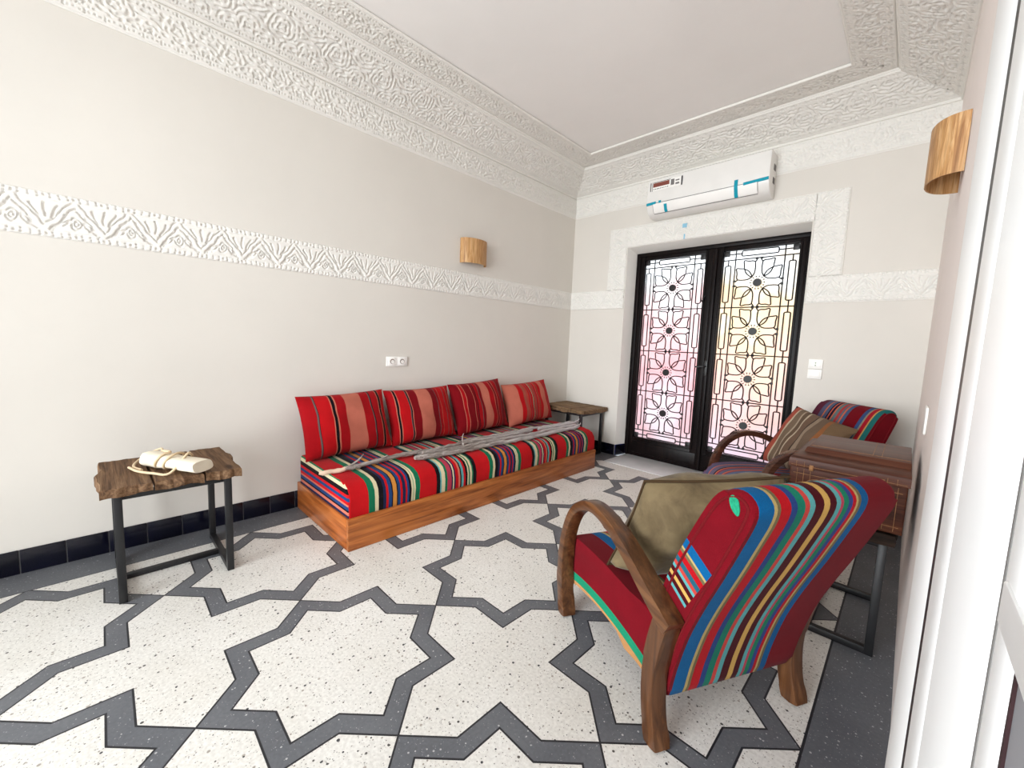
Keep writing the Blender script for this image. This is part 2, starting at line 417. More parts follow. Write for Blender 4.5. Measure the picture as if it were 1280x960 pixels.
FAR = [(.045, (36, 112, 110)), (.012, (208, 160, 90)), (.03, (176, 30, 44)), (.014, (150, 140, 120)), (.03, (60, 84, 130)), (.11, A_RED), (.03, (74, 96, 132)), (.012, (214, 110, 78)), (.02, (106, 104, 118)), (.024, (176, 64, 66)), (.03, (104, 120, 122)), (.012, (214, 110, 78)), (.02, (34, 24, 48)), (.012, (204, 96, 76)), (.012, (34, 24, 48)), (.03, (86, 96, 124)), (.012, (214, 120, 80)), (.04, (92, 90, 118)), (.2, (98, 40, 60))]
def chair_fabric(name, segs, start):
    t = NT(name); X, Y, Z = t.xyz()
    c = stripes(t, t.math('MULTIPLY', Y, -1.0), segs, start)
    return weave(t, c, .28, 380, .9, .3, .74)
def chair_side(name, patch=True):
    t = NT(name); X, Y, Z = t.xyz()
    c = lin(A_RED)
    if patch:
        q = t.math('SUBTRACT', .634, t.math('ADD', t.math('MULTIPLY', X, -.49), t.math('MULTIPLY', Z, .87)))
        st = stripes(t, q, [(.034, (8, 98, 156)), (.008, (196, 172, 112)), (.012, (120, 108, 76)), (.022, (190, 18, 30)), (.02, (40, 100, 120)), (.014, (206, 72, 66)), (.012, (98, 176, 178)), (.018, (78, 6, 20)), (.014, (220, 176, 96)), (.018, (78, 6, 20)), (.012, (98, 176, 178)), (.02, A_RED)], 0)
        m = t.math('MULTIPLY', t.math('GREATER_THAN', q, 0), t.math('LESS_THAN', q, .185))
        m = t.math('MULTIPLY', m, t.math('GREATER_THAN', t.math('ADD', t.math('MULTIPLY', X, .87), t.math('MULTIPLY', Z, .49)), .212))
        c = t.mix(m, c, st)
    return weave(t, c, .25, 380, .9, .3, .74)
def chair_seatside(name):
    t = NT(name); X, Y, Z = t.xyz()
    zz = t.math('SUBTRACT', Z, t.math('MULTIPLY', t.math('MULTIPLY', t.math('SUBTRACT', X, .06), t.math('SUBTRACT', .80, X)), .33))
    c = stripes(t, zz, [(.018, (206, 150, 96)), (.040, (30, 150, 110)), (.4, A_RED)], .117)
    return weave(t, c, .25, 380, .9, .3, .74)

# ------------------------------------------------------------------ relief patterns (real carved geometry)
def sstep(x, a, b): 
    t = np.clip((x - a) / (b - a), 0, 1); return t * t * (3 - 2 * t)
def groove(d, w): return 1 - sstep(d, w * .5, w * 1.15)
def holes(u, v, period, vs, r):
    """row of diamond clusters of pierced holes"""
    out = np.zeros_like(u)
    uu = (u / period) % 1.0 * period
    for (pu, pv, rr) in vs:
        for k in (-1, 0, 1):
            d = np.hypot(uu - pu - k * period, v - pv); out = np.maximum(out, groove(d, rr * r * .85))
    return out
def h_frieze(u, v, Wd=.221):
    P = .2125; g = np.zeros_like(u)
    u = u + .0035 * np.sin(v * 70 + u * 9); v = v + .0018 * np.sin(u * 75)
    x = (u / P) % 1.0; vv = v / Wd
    for base in (.075, .925):
        q = [(0, base * Wd, .8), (.022, (base - .035) * Wd, .62), (.022, (base + .035) * Wd, .62), (-.022, (base - .035) * Wd, .62), (-.022, (base + .035) * Wd, .62), (.053, (base + .03) * Wd, .5), (-.053 + P / 2, (base - .03) * Wd, .5), (.053, (base - .03) * Wd, .45)]
        g = np.maximum(g, .95 * holes(u, v, P / 2, q, .0105))
    inb = (vv > .15) & (vv < .85)
    y = (vv - .17) / .66
    tri = 1 - np.abs(2 * x - 1)                     # 0 at bottoms, 1 at apex (x=.5)
    dz = np.abs(y - tri) * .66 * Wd / np.sqrt(1 + (2 * .66 * Wd / P) ** 2)
    gm = groove(np.abs(dz - .0125 - .002 * np.sin(u * 190)), .0042)            # both sides of the zigzag ribbon
    # concentric eye under each apex
    ex = (x - .5) * P; ey = (y - .32) * .66 * Wd
    r = np.hypot(ex / .62, ey)
    for rad in (.012, .030): gm = np.maximum(gm, groove(np.abs(r - rad), .0045) * (np.abs(y - tri) > .0) * (y < tri - .12))
    # palmette of rays in each V
    px = ((x + .5) % 1.0 - .5) * P; py = (y - .12) * .66 * Wd
    th = np.arctan2(px, py + 1e-6); rr = np.hypot(px, py)
    ray = np.abs(((th / .42) + .5) % 1.0 - .5) * .42 * rr
    gm = np.maximum(gm, groove(ray, .005) * (rr > .045) * (rr < .118) * (y > tri + .16) * (y < .92))
    gm = np.maximum(gm, holes(u - P / 2, v, P, [(.052, .055, .7), (-.052, .055, .7), (.075, .048, .5), (-.075, .048, .5)], .009))
    for sx in (-1, 1):                               # tear-drop leaves beside the eyes and rays
        for (ox, oy, ang, a_, b_) in ((.047, .24, .75, .026, .008), (.068, .13, .9, .016, .006), (.030, .62, 1.1, .018, .006)):
            lx = (x - .5) * P - sx * ox; ly = (y - oy) * .66 * Wd
            ca_, sa_ = math.cos(ang), math.sin(ang) * -sx
            p_, q_ = lx * ca_ * -sx * -1 + ly * sa_ * -sx * -1, -lx * sa_ + ly * ca_
            e_ = np.sqrt((p_ / a_) ** 2 + (q_ / b_) ** 2)
            gm = np.maximum(gm, groove(np.abs(e_ - 1) * b_, .0032) * (y < tri - .06))
    g = np.maximum(g, gm * inb)
    for e in (.15, .85): g = np.maximum(g, .35 * groove(np.abs(vv - e) * Wd, .004))
    return 1 - g
def h_arab(u, v, Wd, P=.26, seed=0):
    """interlaced scrolls between pierced borders"""
    x = np.abs(((u / P + .5) % 1.0) - .5) * P       # mirrored
    vv = v / Wd; g = np.zeros_like(u)
    b = min(.028, Wd * .1)
    cs = [(0.0, .52 * Wd, .0), (P * .5, .25 * Wd, 1.3), (P * .5, .80 * Wd, 2.1), (P * .26, .12 * Wd, .4), (P * .25, .93 * Wd, .9)]
    best = np.full_like(u, 9.); fld = np.zeros_like(u)
    for k, (cx, cy, ph) in enumerate(cs):
        d = np.hypot(x - cx, (v - cy) * .92); th = np.arctan2(v - cy, x - cx)
        f = np.sin(2 * PI * d / .027 + 1.3 * np.sin(4 * th + ph + seed) + ph)
        lobes = np.sin(6 * th + ph * 2) * np.exp(-((d - .05) / .02) ** 2)
        m = d < best; fld = np.where(m, f + .9 * lobes, fld); best = np.minimum(best, d)
    warp = np.sin(u * 61 + 2 * np.sin(v * 47)) * np.sin(v * 83 + 1.7 * np.sin(u * 39))
    g = sstep(-(fld + .75 * warp), .15, .8)
    inb = (v > 2 * b) & (v < Wd - 2 * b)
    g = g * inb * .9
    for base in (b, Wd - b):
        q = [(0, base - .006, .62), (0, base + .007, .62), (.016, base, .55), (-.016, base, .55), (.036, base + .004, .5)]
        g = np.maximum(g, holes(u, v, .075, q, .0095))
    return 1 - g
def relief(name, Pfun, u0f, u1f, Wd, hfun, step, depth, mat, nrm, flip=False, ulen=None):
    """Pfun(u,v)->xyz arrays; u runs u0f(v)..u1f(v)"""
    L = ulen; nu = int(L / step) + 1; nv = int(Wd / step) + 1
    t, v = np.meshgrid(np.linspace(0, 1, nu), np.linspace(0, Wd, nv), indexing='ij')
    u = u0f(v) + (u1f(v) - u0f(v)) * t
    h = hfun(u, v) * depth
    e = np.minimum(np.minimum(v, Wd - v), 1) / .006; h = h * np.clip(e, 0, 1)
    V = Pfun(u, v) + h[..., None] * np.array(nrm)
    o = np_mesh(name, V.reshape(-1, 3), grid_faces(nu, nv, 0, flip), mat)
    return o
def xyz3(x, y, z):
    x, y, z = np.broadcast_arrays(x, y, z); return np.stack([x, y, z], -1).astype(float)

# ------------------------------------------------------------------ SETTING
HC = 3.30
ZF0, ZF1 = 1.739, 1.960      # frieze
ZC0, ZC1 = 2.872, 3.105      # cornice band on the wall
DC = .33                     # cove width
OX0, OX1, OZ, RD = .76, 2.483, 2.422, .15
def plane_obj(name, quads, mat):
    bm = bmesh.new()
    for q in quads: bm.faces.new([bm.verts.new(p) for p in q])
    me = bpy.data.meshes.new(name); bm.to_mesh(me); bm.free(); me.materials.append(mat); me.update()
    return link(bpy.data.objects.new(name, me))
def slab(name, lo, hi, mat): return box(name, lo, hi, mat, bevel=0)
fl = slab('floor', (-.15, YF - .15, -.1), (W + .6, 0.0, 0), M['floor']); struct(fl, 'white terrazzo floor inlaid with grey eight-pointed star bands', 'floor')
wl = slab('wall_left', (-.15, YF - .15, 0), (0, .15, HC + .2), M['wall']); struct(wl, 'long cream plaster wall behind the low sofa', 'wall')
wb = bmesh.new()
add_box(wb, (0, 0, 0), (OX0, .32, HC + .2)); add_box(wb, (OX1, 0, 0), (W + .15, .32, HC + .2)); add_box(wb, (OX0, 0, OZ), (OX1, .32, HC + .2))
struct(obj_bm('wall_back', wb, M['wall'], None, None), 'cream plaster wall around the black glazed double door', 'wall')
wr = slab('wall_right', (W, -3.7, 0), (W + .15, .0, HC + .2), M['wall_r']); struct(wr, 'pinkish white wall seen edge on beside the armchairs', 'wall')
wr2 = slab('wall_right_return', (W + .06, YF - .15, 0), (W + .2, -3.7, HC + .2), M['wall_r']); wr2.name = 'wall_right_near'; struct(wr2, 'near part of right wall behind the white door leaf', 'wall')
wf = bmesh.new()
add_box(wf, (0, YF - .15, 0), (.7, YF, HC + .2)); add_box(wf, (W - .1, YF - .15, 0), (W + .06, YF, HC + .2)); add_box(wf, (.7, YF - .15, 3.05), (W - .1, YF, HC + .2))  # unseen wall; left jamb set in to dim the near left wall
struct(obj_bm('wall_front', wf, M['wall'], None, None), 'unseen front wall behind the viewer with a wide opening shaped to control the daylight', 'wall')
# ceiling: flat field recessed behind a carved border
BI = .57
cb = bmesh.new()
add_box(cb, (BI, YF, HC + .016), (W - BI, -BI, HC + .1))
add_box(cb, (-.05, YF, HC + .0165), (BI, .05, HC + .1)); add_box(cb, (W - BI, YF, HC + .0165), (W + .2, .05, HC + .1)); add_box(cb, (BI, -BI, HC + .0165), (W - BI, .05, HC + .1))
struct(obj_bm('ceiling', cb, M['ceil'], None, None), 'plain pale ceiling field framed by carved plaster', 'ceiling')
st = .0055
# left wall
LY = -YF
def trim(o, label): return struct(o, label, 'moulding')
n_trim = [0]
def tname():
    n_trim[0] += 1; return 'trim_%d' % n_trim[0]
Y0 = -5.4   # carved work is modelled up to here on the left (beyond the frame it is plain)
o = relief(tname(), lambda u, v: xyz3(.001, u, ZF0 + v), lambda v: Y0 + 0 * v, lambda v: 0 * v, ZF1 - ZF0, h_frieze, .0042, .0085, M['stucco'], (1, 0, 0), ulen=-Y0); trim(o, 'carved white stucco frieze along the left wall')
o = relief(tname(), lambda u, v: xyz3(.001, u, ZC0 + v), lambda v: Y0 + 0 * v, lambda v: 0 * v, ZC1 - ZC0, lambda u, v: h_arab(u, v, ZC1 - ZC0), .0048, .011, M['stucco'], (1, 0, 0), ulen=-Y0); trim(o, 'carved arabesque band at the top of the left wall')
CW = math.hypot(DC, HC - .012 - 3.135); ca, sa = DC / CW, (HC - .012 - 3.135) / CW
nL = (sa * .0 + .43, 0, -.9)
o = relief(tname(), lambda u, v: xyz3(v * ca, u, 3.135 + v * sa), lambda v: Y0 + 0 * v, lambda v: -v * ca, CW, lambda u, v: h_arab(u, v, CW, .34, .7), .0052, .011, M['stucco'], (sa, 0, -ca), ulen=-Y0); trim(o, 'carved cove above the left wall')
o = relief(tname(), lambda u, v: xyz3(DC + .012 + v, u, HC + .004), lambda v: Y0 + 0 * v, lambda v: -(DC + .012 + v), BI - DC - .012, lambda u, v: h_arab(u, v, BI - DC - .012, .24, 1.9), .0055, .010, M['stucco'], (0, 0, -1), ulen=-Y0); trim(o, 'carved border of the ceiling above the left wall')
# back wall
o = relief(tname(), lambda u, v: xyz3(u, -.001, ZC0 + v), lambda v: 0 * v, lambda v: W + 0 * v, ZC1 - ZC0, lambda u, v: h_arab(u, v, ZC1 - ZC0), .0052, .013, M['stucco'], (0, -1, 0), ulen=W, flip=True); trim(o, 'carved arabesque band at the top of the door wall')
o = relief(tname(), lambda u, v: xyz3(u, -v * ca, 3.135 + v * sa), lambda v: v * ca, lambda v: W - v * ca, CW, lambda u, v: h_arab(u, v, CW, .34, .7), .0055, .010, M['stucco'], (0, -sa, -ca), ulen=W, flip=True); trim(o, 'carved cove above the door wall')
o = relief(tname(), lambda u, v: xyz3(u, -(DC + .012 + v), HC + .004), lambda v: DC + .012 + v, lambda v: W - (DC + .012 + v), BI - DC - .012, lambda u, v: h_arab(u, v, BI - DC - .012, .24, 1.9), .006, .009, M['stucco'], (0, 0, -1), ulen=W, flip=True); trim(o, 'carved border of the ceiling above the door wall')
# right side
YR = -3.4
o = relief(tname(), lambda u, v: xyz3(W - v * ca, u, 3.135 + v * sa), lambda v: YR + 0 * v, lambda v: -v * ca, CW, lambda u, v: h_arab(u, v, CW, .34, .7), .0058, .011, M['stucco'], (-sa, 0, -ca), ulen=-YR, flip=True); trim(o, 'carved cove above the right wall')
o = relief(tname(), lambda u, v: xyz3(W - (DC + .012 + v), u, HC + .004), lambda v: YR + 0 * v, lambda v: -(DC + .012 + v), BI - DC - .012, lambda u, v: h_arab(u, v, BI - DC - .012, .24, 1.9), .006, .010, M['stucco'], (0, 0, -1), ulen=-YR, flip=True); trim(o, 'carved border of the ceiling above the right wall')
# back wall frieze, stepping up and over the door: left run, left riser, lintel, right riser, right run
FW = ZF1 - ZF0; fx0, fx1, fz1 = OX0 - .235, OX1 + .235, OZ + .225
def frz(label, Pf, a, b, flip):
    o = relief(tname(), Pf, lambda v: a + 0 * v, lambda v: b + 0 * v, .221, h_frieze, .0045, .013, M['stucco'], (0, -1, 0), ulen=b - a, flip=flip); trim(o, label)
frz('carved frieze left of the door', lambda u, v: xyz3(u, -.001, ZF0 + v), 0, OX0 - .012, True)
frz('carved band rising left of the door', lambda u, v: xyz3(OX0 - .012 - .221 + v, -.002, u), ZF1, fz1, False)
frz('carved band over the door', lambda u, v: xyz3(u, -.0015, OZ + .004 + v), OX0 - .012, OX1 + .012, True)
frz('carved band rising right of the door', lambda u, v: xyz3(OX1 + .012 + v, -.002, u), ZF1, fz1, False)
frz('carved frieze right of the door', lambda u, v: xyz3(u, -.001, ZF0 + v), OX1 + .012, W, True)
# plain mouldings
def mould(label, pts, r, mat='stucco', squash=None):
    bm = bmesh.new(); add_tube(bm, pts, r, 8, squash=squash); trim(obj_bm(tname(), bm, M[mat]), label)
mould('smooth bead under the carved cornice', [(.001, Y0, ZC0), (.001, -.001, ZC0), (W - .001, -.001, ZC0)], .005)
mould('smooth fillet between cornice band and cove', [(.004, Y0, 3.120), (.004, -.004, 3.120), (W - .004, -.004, 3.120), (W - .004, -3.6, 3.120)], .012)
mould('smooth roll at the top of the cove', [(DC + .003, Y0, HC - .004), (DC + .003, -DC - .003, HC - .004), (W - DC - .003, -DC - .003, HC - .004), (W - DC - .003, -3.6, HC - .004)], .011)
mould('smooth lip around the plain ceiling field', [(BI, Y0, HC + .004), (BI, -BI, HC + .004), (W - BI, -BI, HC + .004), (W - BI, -3.6, HC + .004)], .010)
mould('thin raised edge around the door frieze', [(fx1, -.003, ZF1 + .002), (fx1, -.003, fz1 + .002), (fx0, -.003, fz1 + .002), (fx0, -.003, ZF1 + .002)], .005)
mould('thin raised edge under the right frieze', [(OX1 + .005, -.003, ZF0), (W, -.003, ZF0)], .004)
# baseboards of glazed tiles
def baseboard(name, p0, p1, nrm, first, label, blue=()):
    p0, p1, nrm = Vector(p0), Vector(p1), Vector(nrm); d = (p1 - p0); L = d.length; d.normalize()
    bm = bmesh.new(); pos = []
    x = first
    while x < L - .003:
        a, b = max(0, x), min(L, x + .165)
        if b - a > .01: pos.append((a + .0022, b - .0022))
        x += .165
    def quadbox(a, b, z0, z1, t0, t1, bev, mat):
        vs = add_box(bm, (a, t0, z0), (b, t1, z1), bev, 2, mat)
        for v in vs:
            c = p0 + d * v.co.x + nrm * v.co.y; v.co = Vector((c.x, c.y, v.co.z))
    quadbox(0, L, 0, .127, 0.0005, .006, 0, 1)
    for i, (a, b) in enumerate(pos): quadbox(a, b, .002, .130, .001, .011, .003, 2 if i in blue else 0)
    struct(obj_bm(name, bm, [M['tile'], M['grout'], M['tile_lit']]), label, 'baseboard')
baseboard('baseboard_left', (0, YF, 0), (0, -.012, 0), (1, 0, 0), (-4.639 - YF) % .165 - .165, 'row of glazed navy skirting tiles along the left wall')
baseboard('baseboard_back', (.0, 0, 0), (OX0, 0, 0), (0, -1, 0), -.07, 'navy skirting tiles between corner and door')
baseboard('baseboard_reveal', (OX0 + .001, -.011, 0), (OX0 + .04, RD, 0), (1, -.26, 0), 0, 'glazed skirting tile in the door reveal, bluish light put into its colour', blue=(0,))
baseboard('baseboard_back_right', (OX1, 0, 0), (W, 0, 0), (0, -1, 0), 0, 'navy skirting tiles right of the door')
# door reveal lining + threshold
rb = bmesh.new()
add_prism(rb, [(OX0 - .001, 0.0), (OX0 + .04, RD), (OX0 + .04, .31), (OX0 - .001, .31)], 0, OZ, plane='xy')
add_prism(rb, [(0.0, OZ + .001), (RD, OZ - .045), (.31, OZ - .045), (.31, OZ + .001)], OX0, OX1, plane='yz')
struct(obj_bm(tname(), rb, M['stucco'], None, None), 'white plaster reveal around the door', 'reveal')
th = box('trim_threshold', (OX0 + .06, -.325, .0005), (OX1, RD + .1, .006), M['marble'], bevel=.002); th.name = tname(); struct(th, 'pale marble threshold slab in front of the door', 'threshold')

# ------------------------------------------------------------------ DOOR
DY = RD
def frame_bm(x0, x1, z0, z1, y0, y1, ws, wt, wb_):
    bm = bmesh.new()
    add_box(bm, (x0, y0, z0), (x0 + ws[0], y1, z1), .004); add_box(bm, (x1 - ws[1], y0, z0), (x1, y1, z1), .004)
    add_box(bm, (x0 + ws[0] - .002, y0 + .003, z1 - wt), (x1 - ws[1] + .002, y1, z1), .004); add_box(bm, (x0 + ws[0] - .002, y0 + .003, z0), (x1 - ws[1] + .002, y1, z0 + wb_), .004)
    return bm
fb = bmesh.new()
FX0, FX1, FZ = OX0 + .042, OX1 - .001, OZ - .046
add_box(fb, (FX0, DY, 0.006), (FX0 + .045, DY + .07, FZ), .004); add_box(fb, (FX1 - .045, DY, 0.006), (FX1, DY + .07, FZ), .004); add_box(fb, (FX0, DY - .002, FZ - .04), (FX1, DY + .07, FZ), .004)
o = obj_bm(tname(), fb, M['ebony']); struct(o, 'black timber frame around the double door', 'door frame')
def pane_mat(name, ca, cb_, cc):
    t = NT(name); X, Y, Z = t.xyz(); v = t.coord()
    n = t.noise(v, 2.2, 3, .5, .6); nf = t.noise(v, 130, 3)
    f = t.math('ADD', t.math('MULTIPLY', Z, .48), t.math('MULTIPLY', t.math('SUBTRACT', n, .5), .9))
    c = t.ramp(f, [(.1, lin(ca)), (.5, lin(cb_)), (.8, lin(cc)), (1.0, (1, 1, 1, 1))])
    c = t.mix(.35, c, t.ramp(nf, [(.35, (.72, .72, .72, 1)), (.65, (1.05, 1.05, 1.05, 1))]), 'MULTIPLY')
    tr = t.add('ShaderNodeBsdfTranslucent'); t.l.new(c, tr.inputs[0])
    gl = t.add('ShaderNodeBsdfGlossy'); gl.inputs['Roughness'].default_value = .35
    mx = t.add('ShaderNodeMixShader'); mx.inputs[0].default_value = .05
    t.l.new(tr.outputs[0], mx.inputs[1]); t.l.new(gl.outputs[0], mx.inputs[2])
    t.l.new(mx.outputs[0], t.n['Material Output'].inputs[0]); return t.m
M['paneL'] = pane_mat('rose_textured_glass', (241, 232, 235), (236, 200, 202), (241, 219, 218))
M['paneR'] = pane_mat('amber_rose_textured_glass', (239, 222, 228), (238, 210, 203), (242, 224, 198))
GZ0, GZ1 = .238, 2.292
def disc(bm, cx, cz, y, r, th, n=20):
    add_prism(bm, [(cx + r * math.cos(2 * PI * k / n), cz + r * math.sin(2 * PI * k / n)) for k in range(n)], y - th / 2, y + th / 2)
def door_leaf(name, x0, x1, gx0, gx1, pane, label, handle):
    root = empty(name, (0, 0, 0)); struct(root, label, 'door')
    bm = frame_bm(x0, x1, .008, FZ - .038, DY + .008, DY + .055, (gx0 - x0, x1 - gx1), FZ - .038 - GZ1, GZ0 - .008)
    obj_bm('leaf_frame', bm, M['ebony'], root)
    bm = frame_bm(gx0 - .02, gx1 + .02, GZ0 - .02, GZ1 + .02, DY + .0, DY + .03, (.02, .02), .02, .02); obj_bm('glazing_bead', bm, M['ebony'], root)
    bm = bmesh.new(); add_box(bm, (x0 + .04, DY + .002, .05), (x1 - .03, DY + .02, GZ0 - .05), .006); obj_bm('kick_panel', bm, M['ebony'], root)
    bm = bmesh.new(); add_box(bm, (gx0 - .01, DY + .042, GZ0 - .01), (gx1 + .01, DY + .046, GZ1 + .01)); obj_bm('glass_pane', bm, pane, root)
    g = bmesh.new(); y = DY + .022; r = .0062
    w = gx1 - gx0; sm = .112; cw = w - 2 * sm; ch = cw * 1.035; top = GZ1 - .092; bot = GZ0 + .092; ch = (top - bot) / 4
    cx = (gx0 + gx1) / 2
    def ln(pts, rr=r, closed=False): add_tube(g, [(a, y, b) for a, b in pts], rr, 6, closed=closed)
    for x in (gx0 + sm, gx1 - sm): ln([(x, GZ0), (x, GZ1)])
    zs = [bot + ch * k for k in range(5)]
    for z in zs: ln([(gx0, z), (gx1, z)])
    def rect(a0, b0, a1, b1, rr=.012):
        pts = []
        for cxx, czz, s in ((a1 - rr, b0 + rr, -90), (a1 - rr, b1 - rr, 0), (a0 + rr, b1 - rr, 90), (a0 + rr, b0 + rr, 180)):
            for k in range(4):
                a = math.radians(s + 30 * k); pts.append((cxx + rr * math.cos(a), czz + rr * math.sin(a)))
        ln(pts, closed=True)
    for z in zs[:-1]:
        for xa, xb in ((gx0 + .022, gx0 + .074), (gx1 - .074, gx1 - .022)):
            rect(xa, z + .055, xb, z + ch - .055); xm = (xa + xb) / 2
            ln([(xm, z), (xm, z + .055)]); ln([(xm, z + ch - .055), (xm, z + ch)])
    for za, zb in ((GZ1 - .062, GZ1 - .012), (GZ0 + .012, GZ0 + .062)):
        rect(gx0 + .165, za, gx1 - .165, zb); zm = (za + zb) / 2
        ln([(gx0, zm), (gx0 + .165, zm)]); ln([(gx1 - .165, zm), (gx1, zm)])
    discs = []
    for z in zs[:-1]:
        cz = z + ch / 2; hx, hz = cw / 2, ch / 2
        def T(a, b): return (cx + a * hx, cz + b * hz)
        for sx in (1, -1):
            for sz in (1, -1):
                for sw in (0, 1):
                    def Q(a, b): return T(sx * (b if sw else a), sz * (a if sw else b))
                    A = [Q(.24, .24), Q(.15, .42), Q(.135, .62), Q(.145, .78), Q(.16, .84)]
                    ln([(p.x, p.z) for p in spline([(a, 0, b) for a, b in A], 4)])
                    ln([Q(.16, .84), Q(.085, .93), Q(.10, 1.0)])
                    B = [Q(.16, .86), Q(.26, .895), Q(.42, .895), Q(.575, .93), Q(.63, .90), Q(.615, .78), Q(.60, .63)]
                    ln([(p.x, p.z) for p in spline([(a, 0, b) for a, b in B], 4)])
                    C = [Q(.24, .24), Q(.36, .29), Q(.50, .41), Q(.60, .62)]
                    ln([(p.x, p.z) for p in spline([(a, 0, b) for a, b in C], 4)])
                    for e in (.10,): 
                        bb = Q(e, .985); add_box(g, (bb[0] - .011, y - .008, bb[1] - .011), (bb[0] + .011, y + .008, bb[1] + .011), .003)
        discs.append(cz)
    grille = obj_bm('iron_grille', g, M['iron'], root)
    for cz in discs:
        bm = bmesh.new(); disc(bm, cx, cz, y, .037, .016, 16)
        for k in range(14):
            a = 2 * PI * k / 14; rx = .060
            add_box(bm, (cx + rx * math.cos(a) - .0055, y - .005, cz + rx * math.sin(a) - .0055), (cx + rx * math.cos(a) + .0055, y + .005, cz + rx * math.sin(a) + .0055), .002)
            add_tube(bm, [(cx + .03 * math.cos(a), y, cz + .03 * math.sin(a)), (cx + rx * math.cos(a), y, cz + rx * math.sin(a))], .0018, 4)
        obj_bm('rosette', bm, M['iron'], grille)
    for xx in (gx0 + .03, gx1 - .03):
        for zz in (GZ0 + .03, GZ1 - .03):
            bm = bmesh.new(); add_box(bm, (xx - .026, y - .009, zz - .026), (xx + .026, y + .009, zz + .026), .006); obj_bm('corner_block', bm, M['iron'], grille)
    return root
d1 = door_leaf('door_1', FX0 + .045, 1.668, .905, 1.572, M['paneL'], 'left leaf of the black double door with rose glass and flower ironwork', False)
d2 = door_leaf('door_2', 1.671, FX1 - .045, 1.745, 2.385, M['paneR'], 'right leaf of the black double door with amber glass and flower ironwork', True)
bm = bmesh.new(); add_box(bm, (1.648, DY - .012, .012), (1.692, DY + .01, FZ - .045), .006); obj_bm('astragal', bm, M['ebony'], d2)
bm = bmesh.new()
add_box(bm, (1.656, DY - .022, 1.03), (1.688, DY - .008, 1.19), .004)
add_tube(bm, [(1.672, DY - .02, 1.13), (1.672, DY - .06, 1.13), (1.66, DY - .068, 1.13), (1.58, DY - .066, 1.12)], .009, 8)
obj_bm('handle', bm, M['black_metal'], d2)
bm = bmesh.new(); add_tube(bm, spline([(1.60, DY - .005, 1.86), (1.60, DY - .03, 1.83), (1.585, DY - .045, 1.80), (1.57, DY - .03, 1.85)], 5), .006, 6); obj_bm('latch', bm, M['black_metal'], d1)

# ------------------------------------------------------------------ near right: white casing and the opened door leaf
XL = 3.225
bm = bmesh.new()
add_box(bm, (XL, -3.884, 0), (W + .06, -3.655, 2.95), .004)
struct(obj_bm(tname(), bm, M['white_paint']), 'white painted door casing at the right edge', 'door casing')
d3 = empty('door_3'); struct(d3, 'white painted door leaf folded back at the right edge', 'door')
bm = bmesh.new()
add_box(bm, (XL - .0005, -4.1245, .01), (W + .05, -3.907, 2.95), .002)            # stile
add_box(bm, (XL + .0, -4.152, .01), (W + .05, -4.128, 2.95), .002)
add_box(bm, (XL + .001, -4.9, .01), (W + .05, -4.151, .35), .002); add_box(bm, (XL + .001, -4.9, 2.7), (W + .05, -4.151, 2.95), .002)
add_box(bm, (XL - .0005, -4.95, .01), (W + .05, -4.85, 2.95), .003)
obj_bm('leaf_frame', bm, M['white_paint'], d3)
bm = bmesh.new(); add_box(bm, (XL - .0008, -4.9, 1.224), (W + .02, -4.133, 1.237), .0006); obj_bm('ledge', bm, M['white_paint'], d3)
bm = bmesh.new(); add_box(bm, (XL - .0007, -3.99, .01), (XL + .001, -3.935, 2.95), .0005); obj_bm('stile_moulding', bm, M['white_paint'], d3)
bm = bmesh.new(); add_box(bm, (XL + .0015, -4.86, .33), (XL + .03, -4.1505, 1.235), .001); obj_bm('lower_panel', bm, M['grey_paint'], d3)
bm = bmesh.new(); add_box(bm, (XL + .0025, -4.86, 1.23), (XL + .03, -4.1505, 2.72), .001); obj_bm('upper_panel', bm, M['white_paint'], d3)
zz = .4; pl = []
while zz < 1.228:
    pl.append((zz, random.uniform(.0008, .0022) + .003 * max(0, math.sin((zz - 1.02) * 16)))); zz += .008
V = [(-4.1518, z) for z, w in pl] + [(-4.1522 - w, z) for z, w in reversed(pl)]
bm = bmesh.new(); add_prism(bm, V, XL + .0008, XL + .003, plane='yz'); obj_bm('chipped_edge', bm, M['chip'], d3)
bm = bmesh.new(); add_box(bm, (XL - .0002, -3.9072, .01), (W + .05, -3.884, 2.95)); obj_bm('hinge_gap', bm, M['iron'], d3)
bm = bmesh.new(); add_box(bm, (XL + .0002, -4.1268, .01), (W + .05, -4.124, 2.95)); obj_bm('joint_line', bm, M['line_grey'], d3)

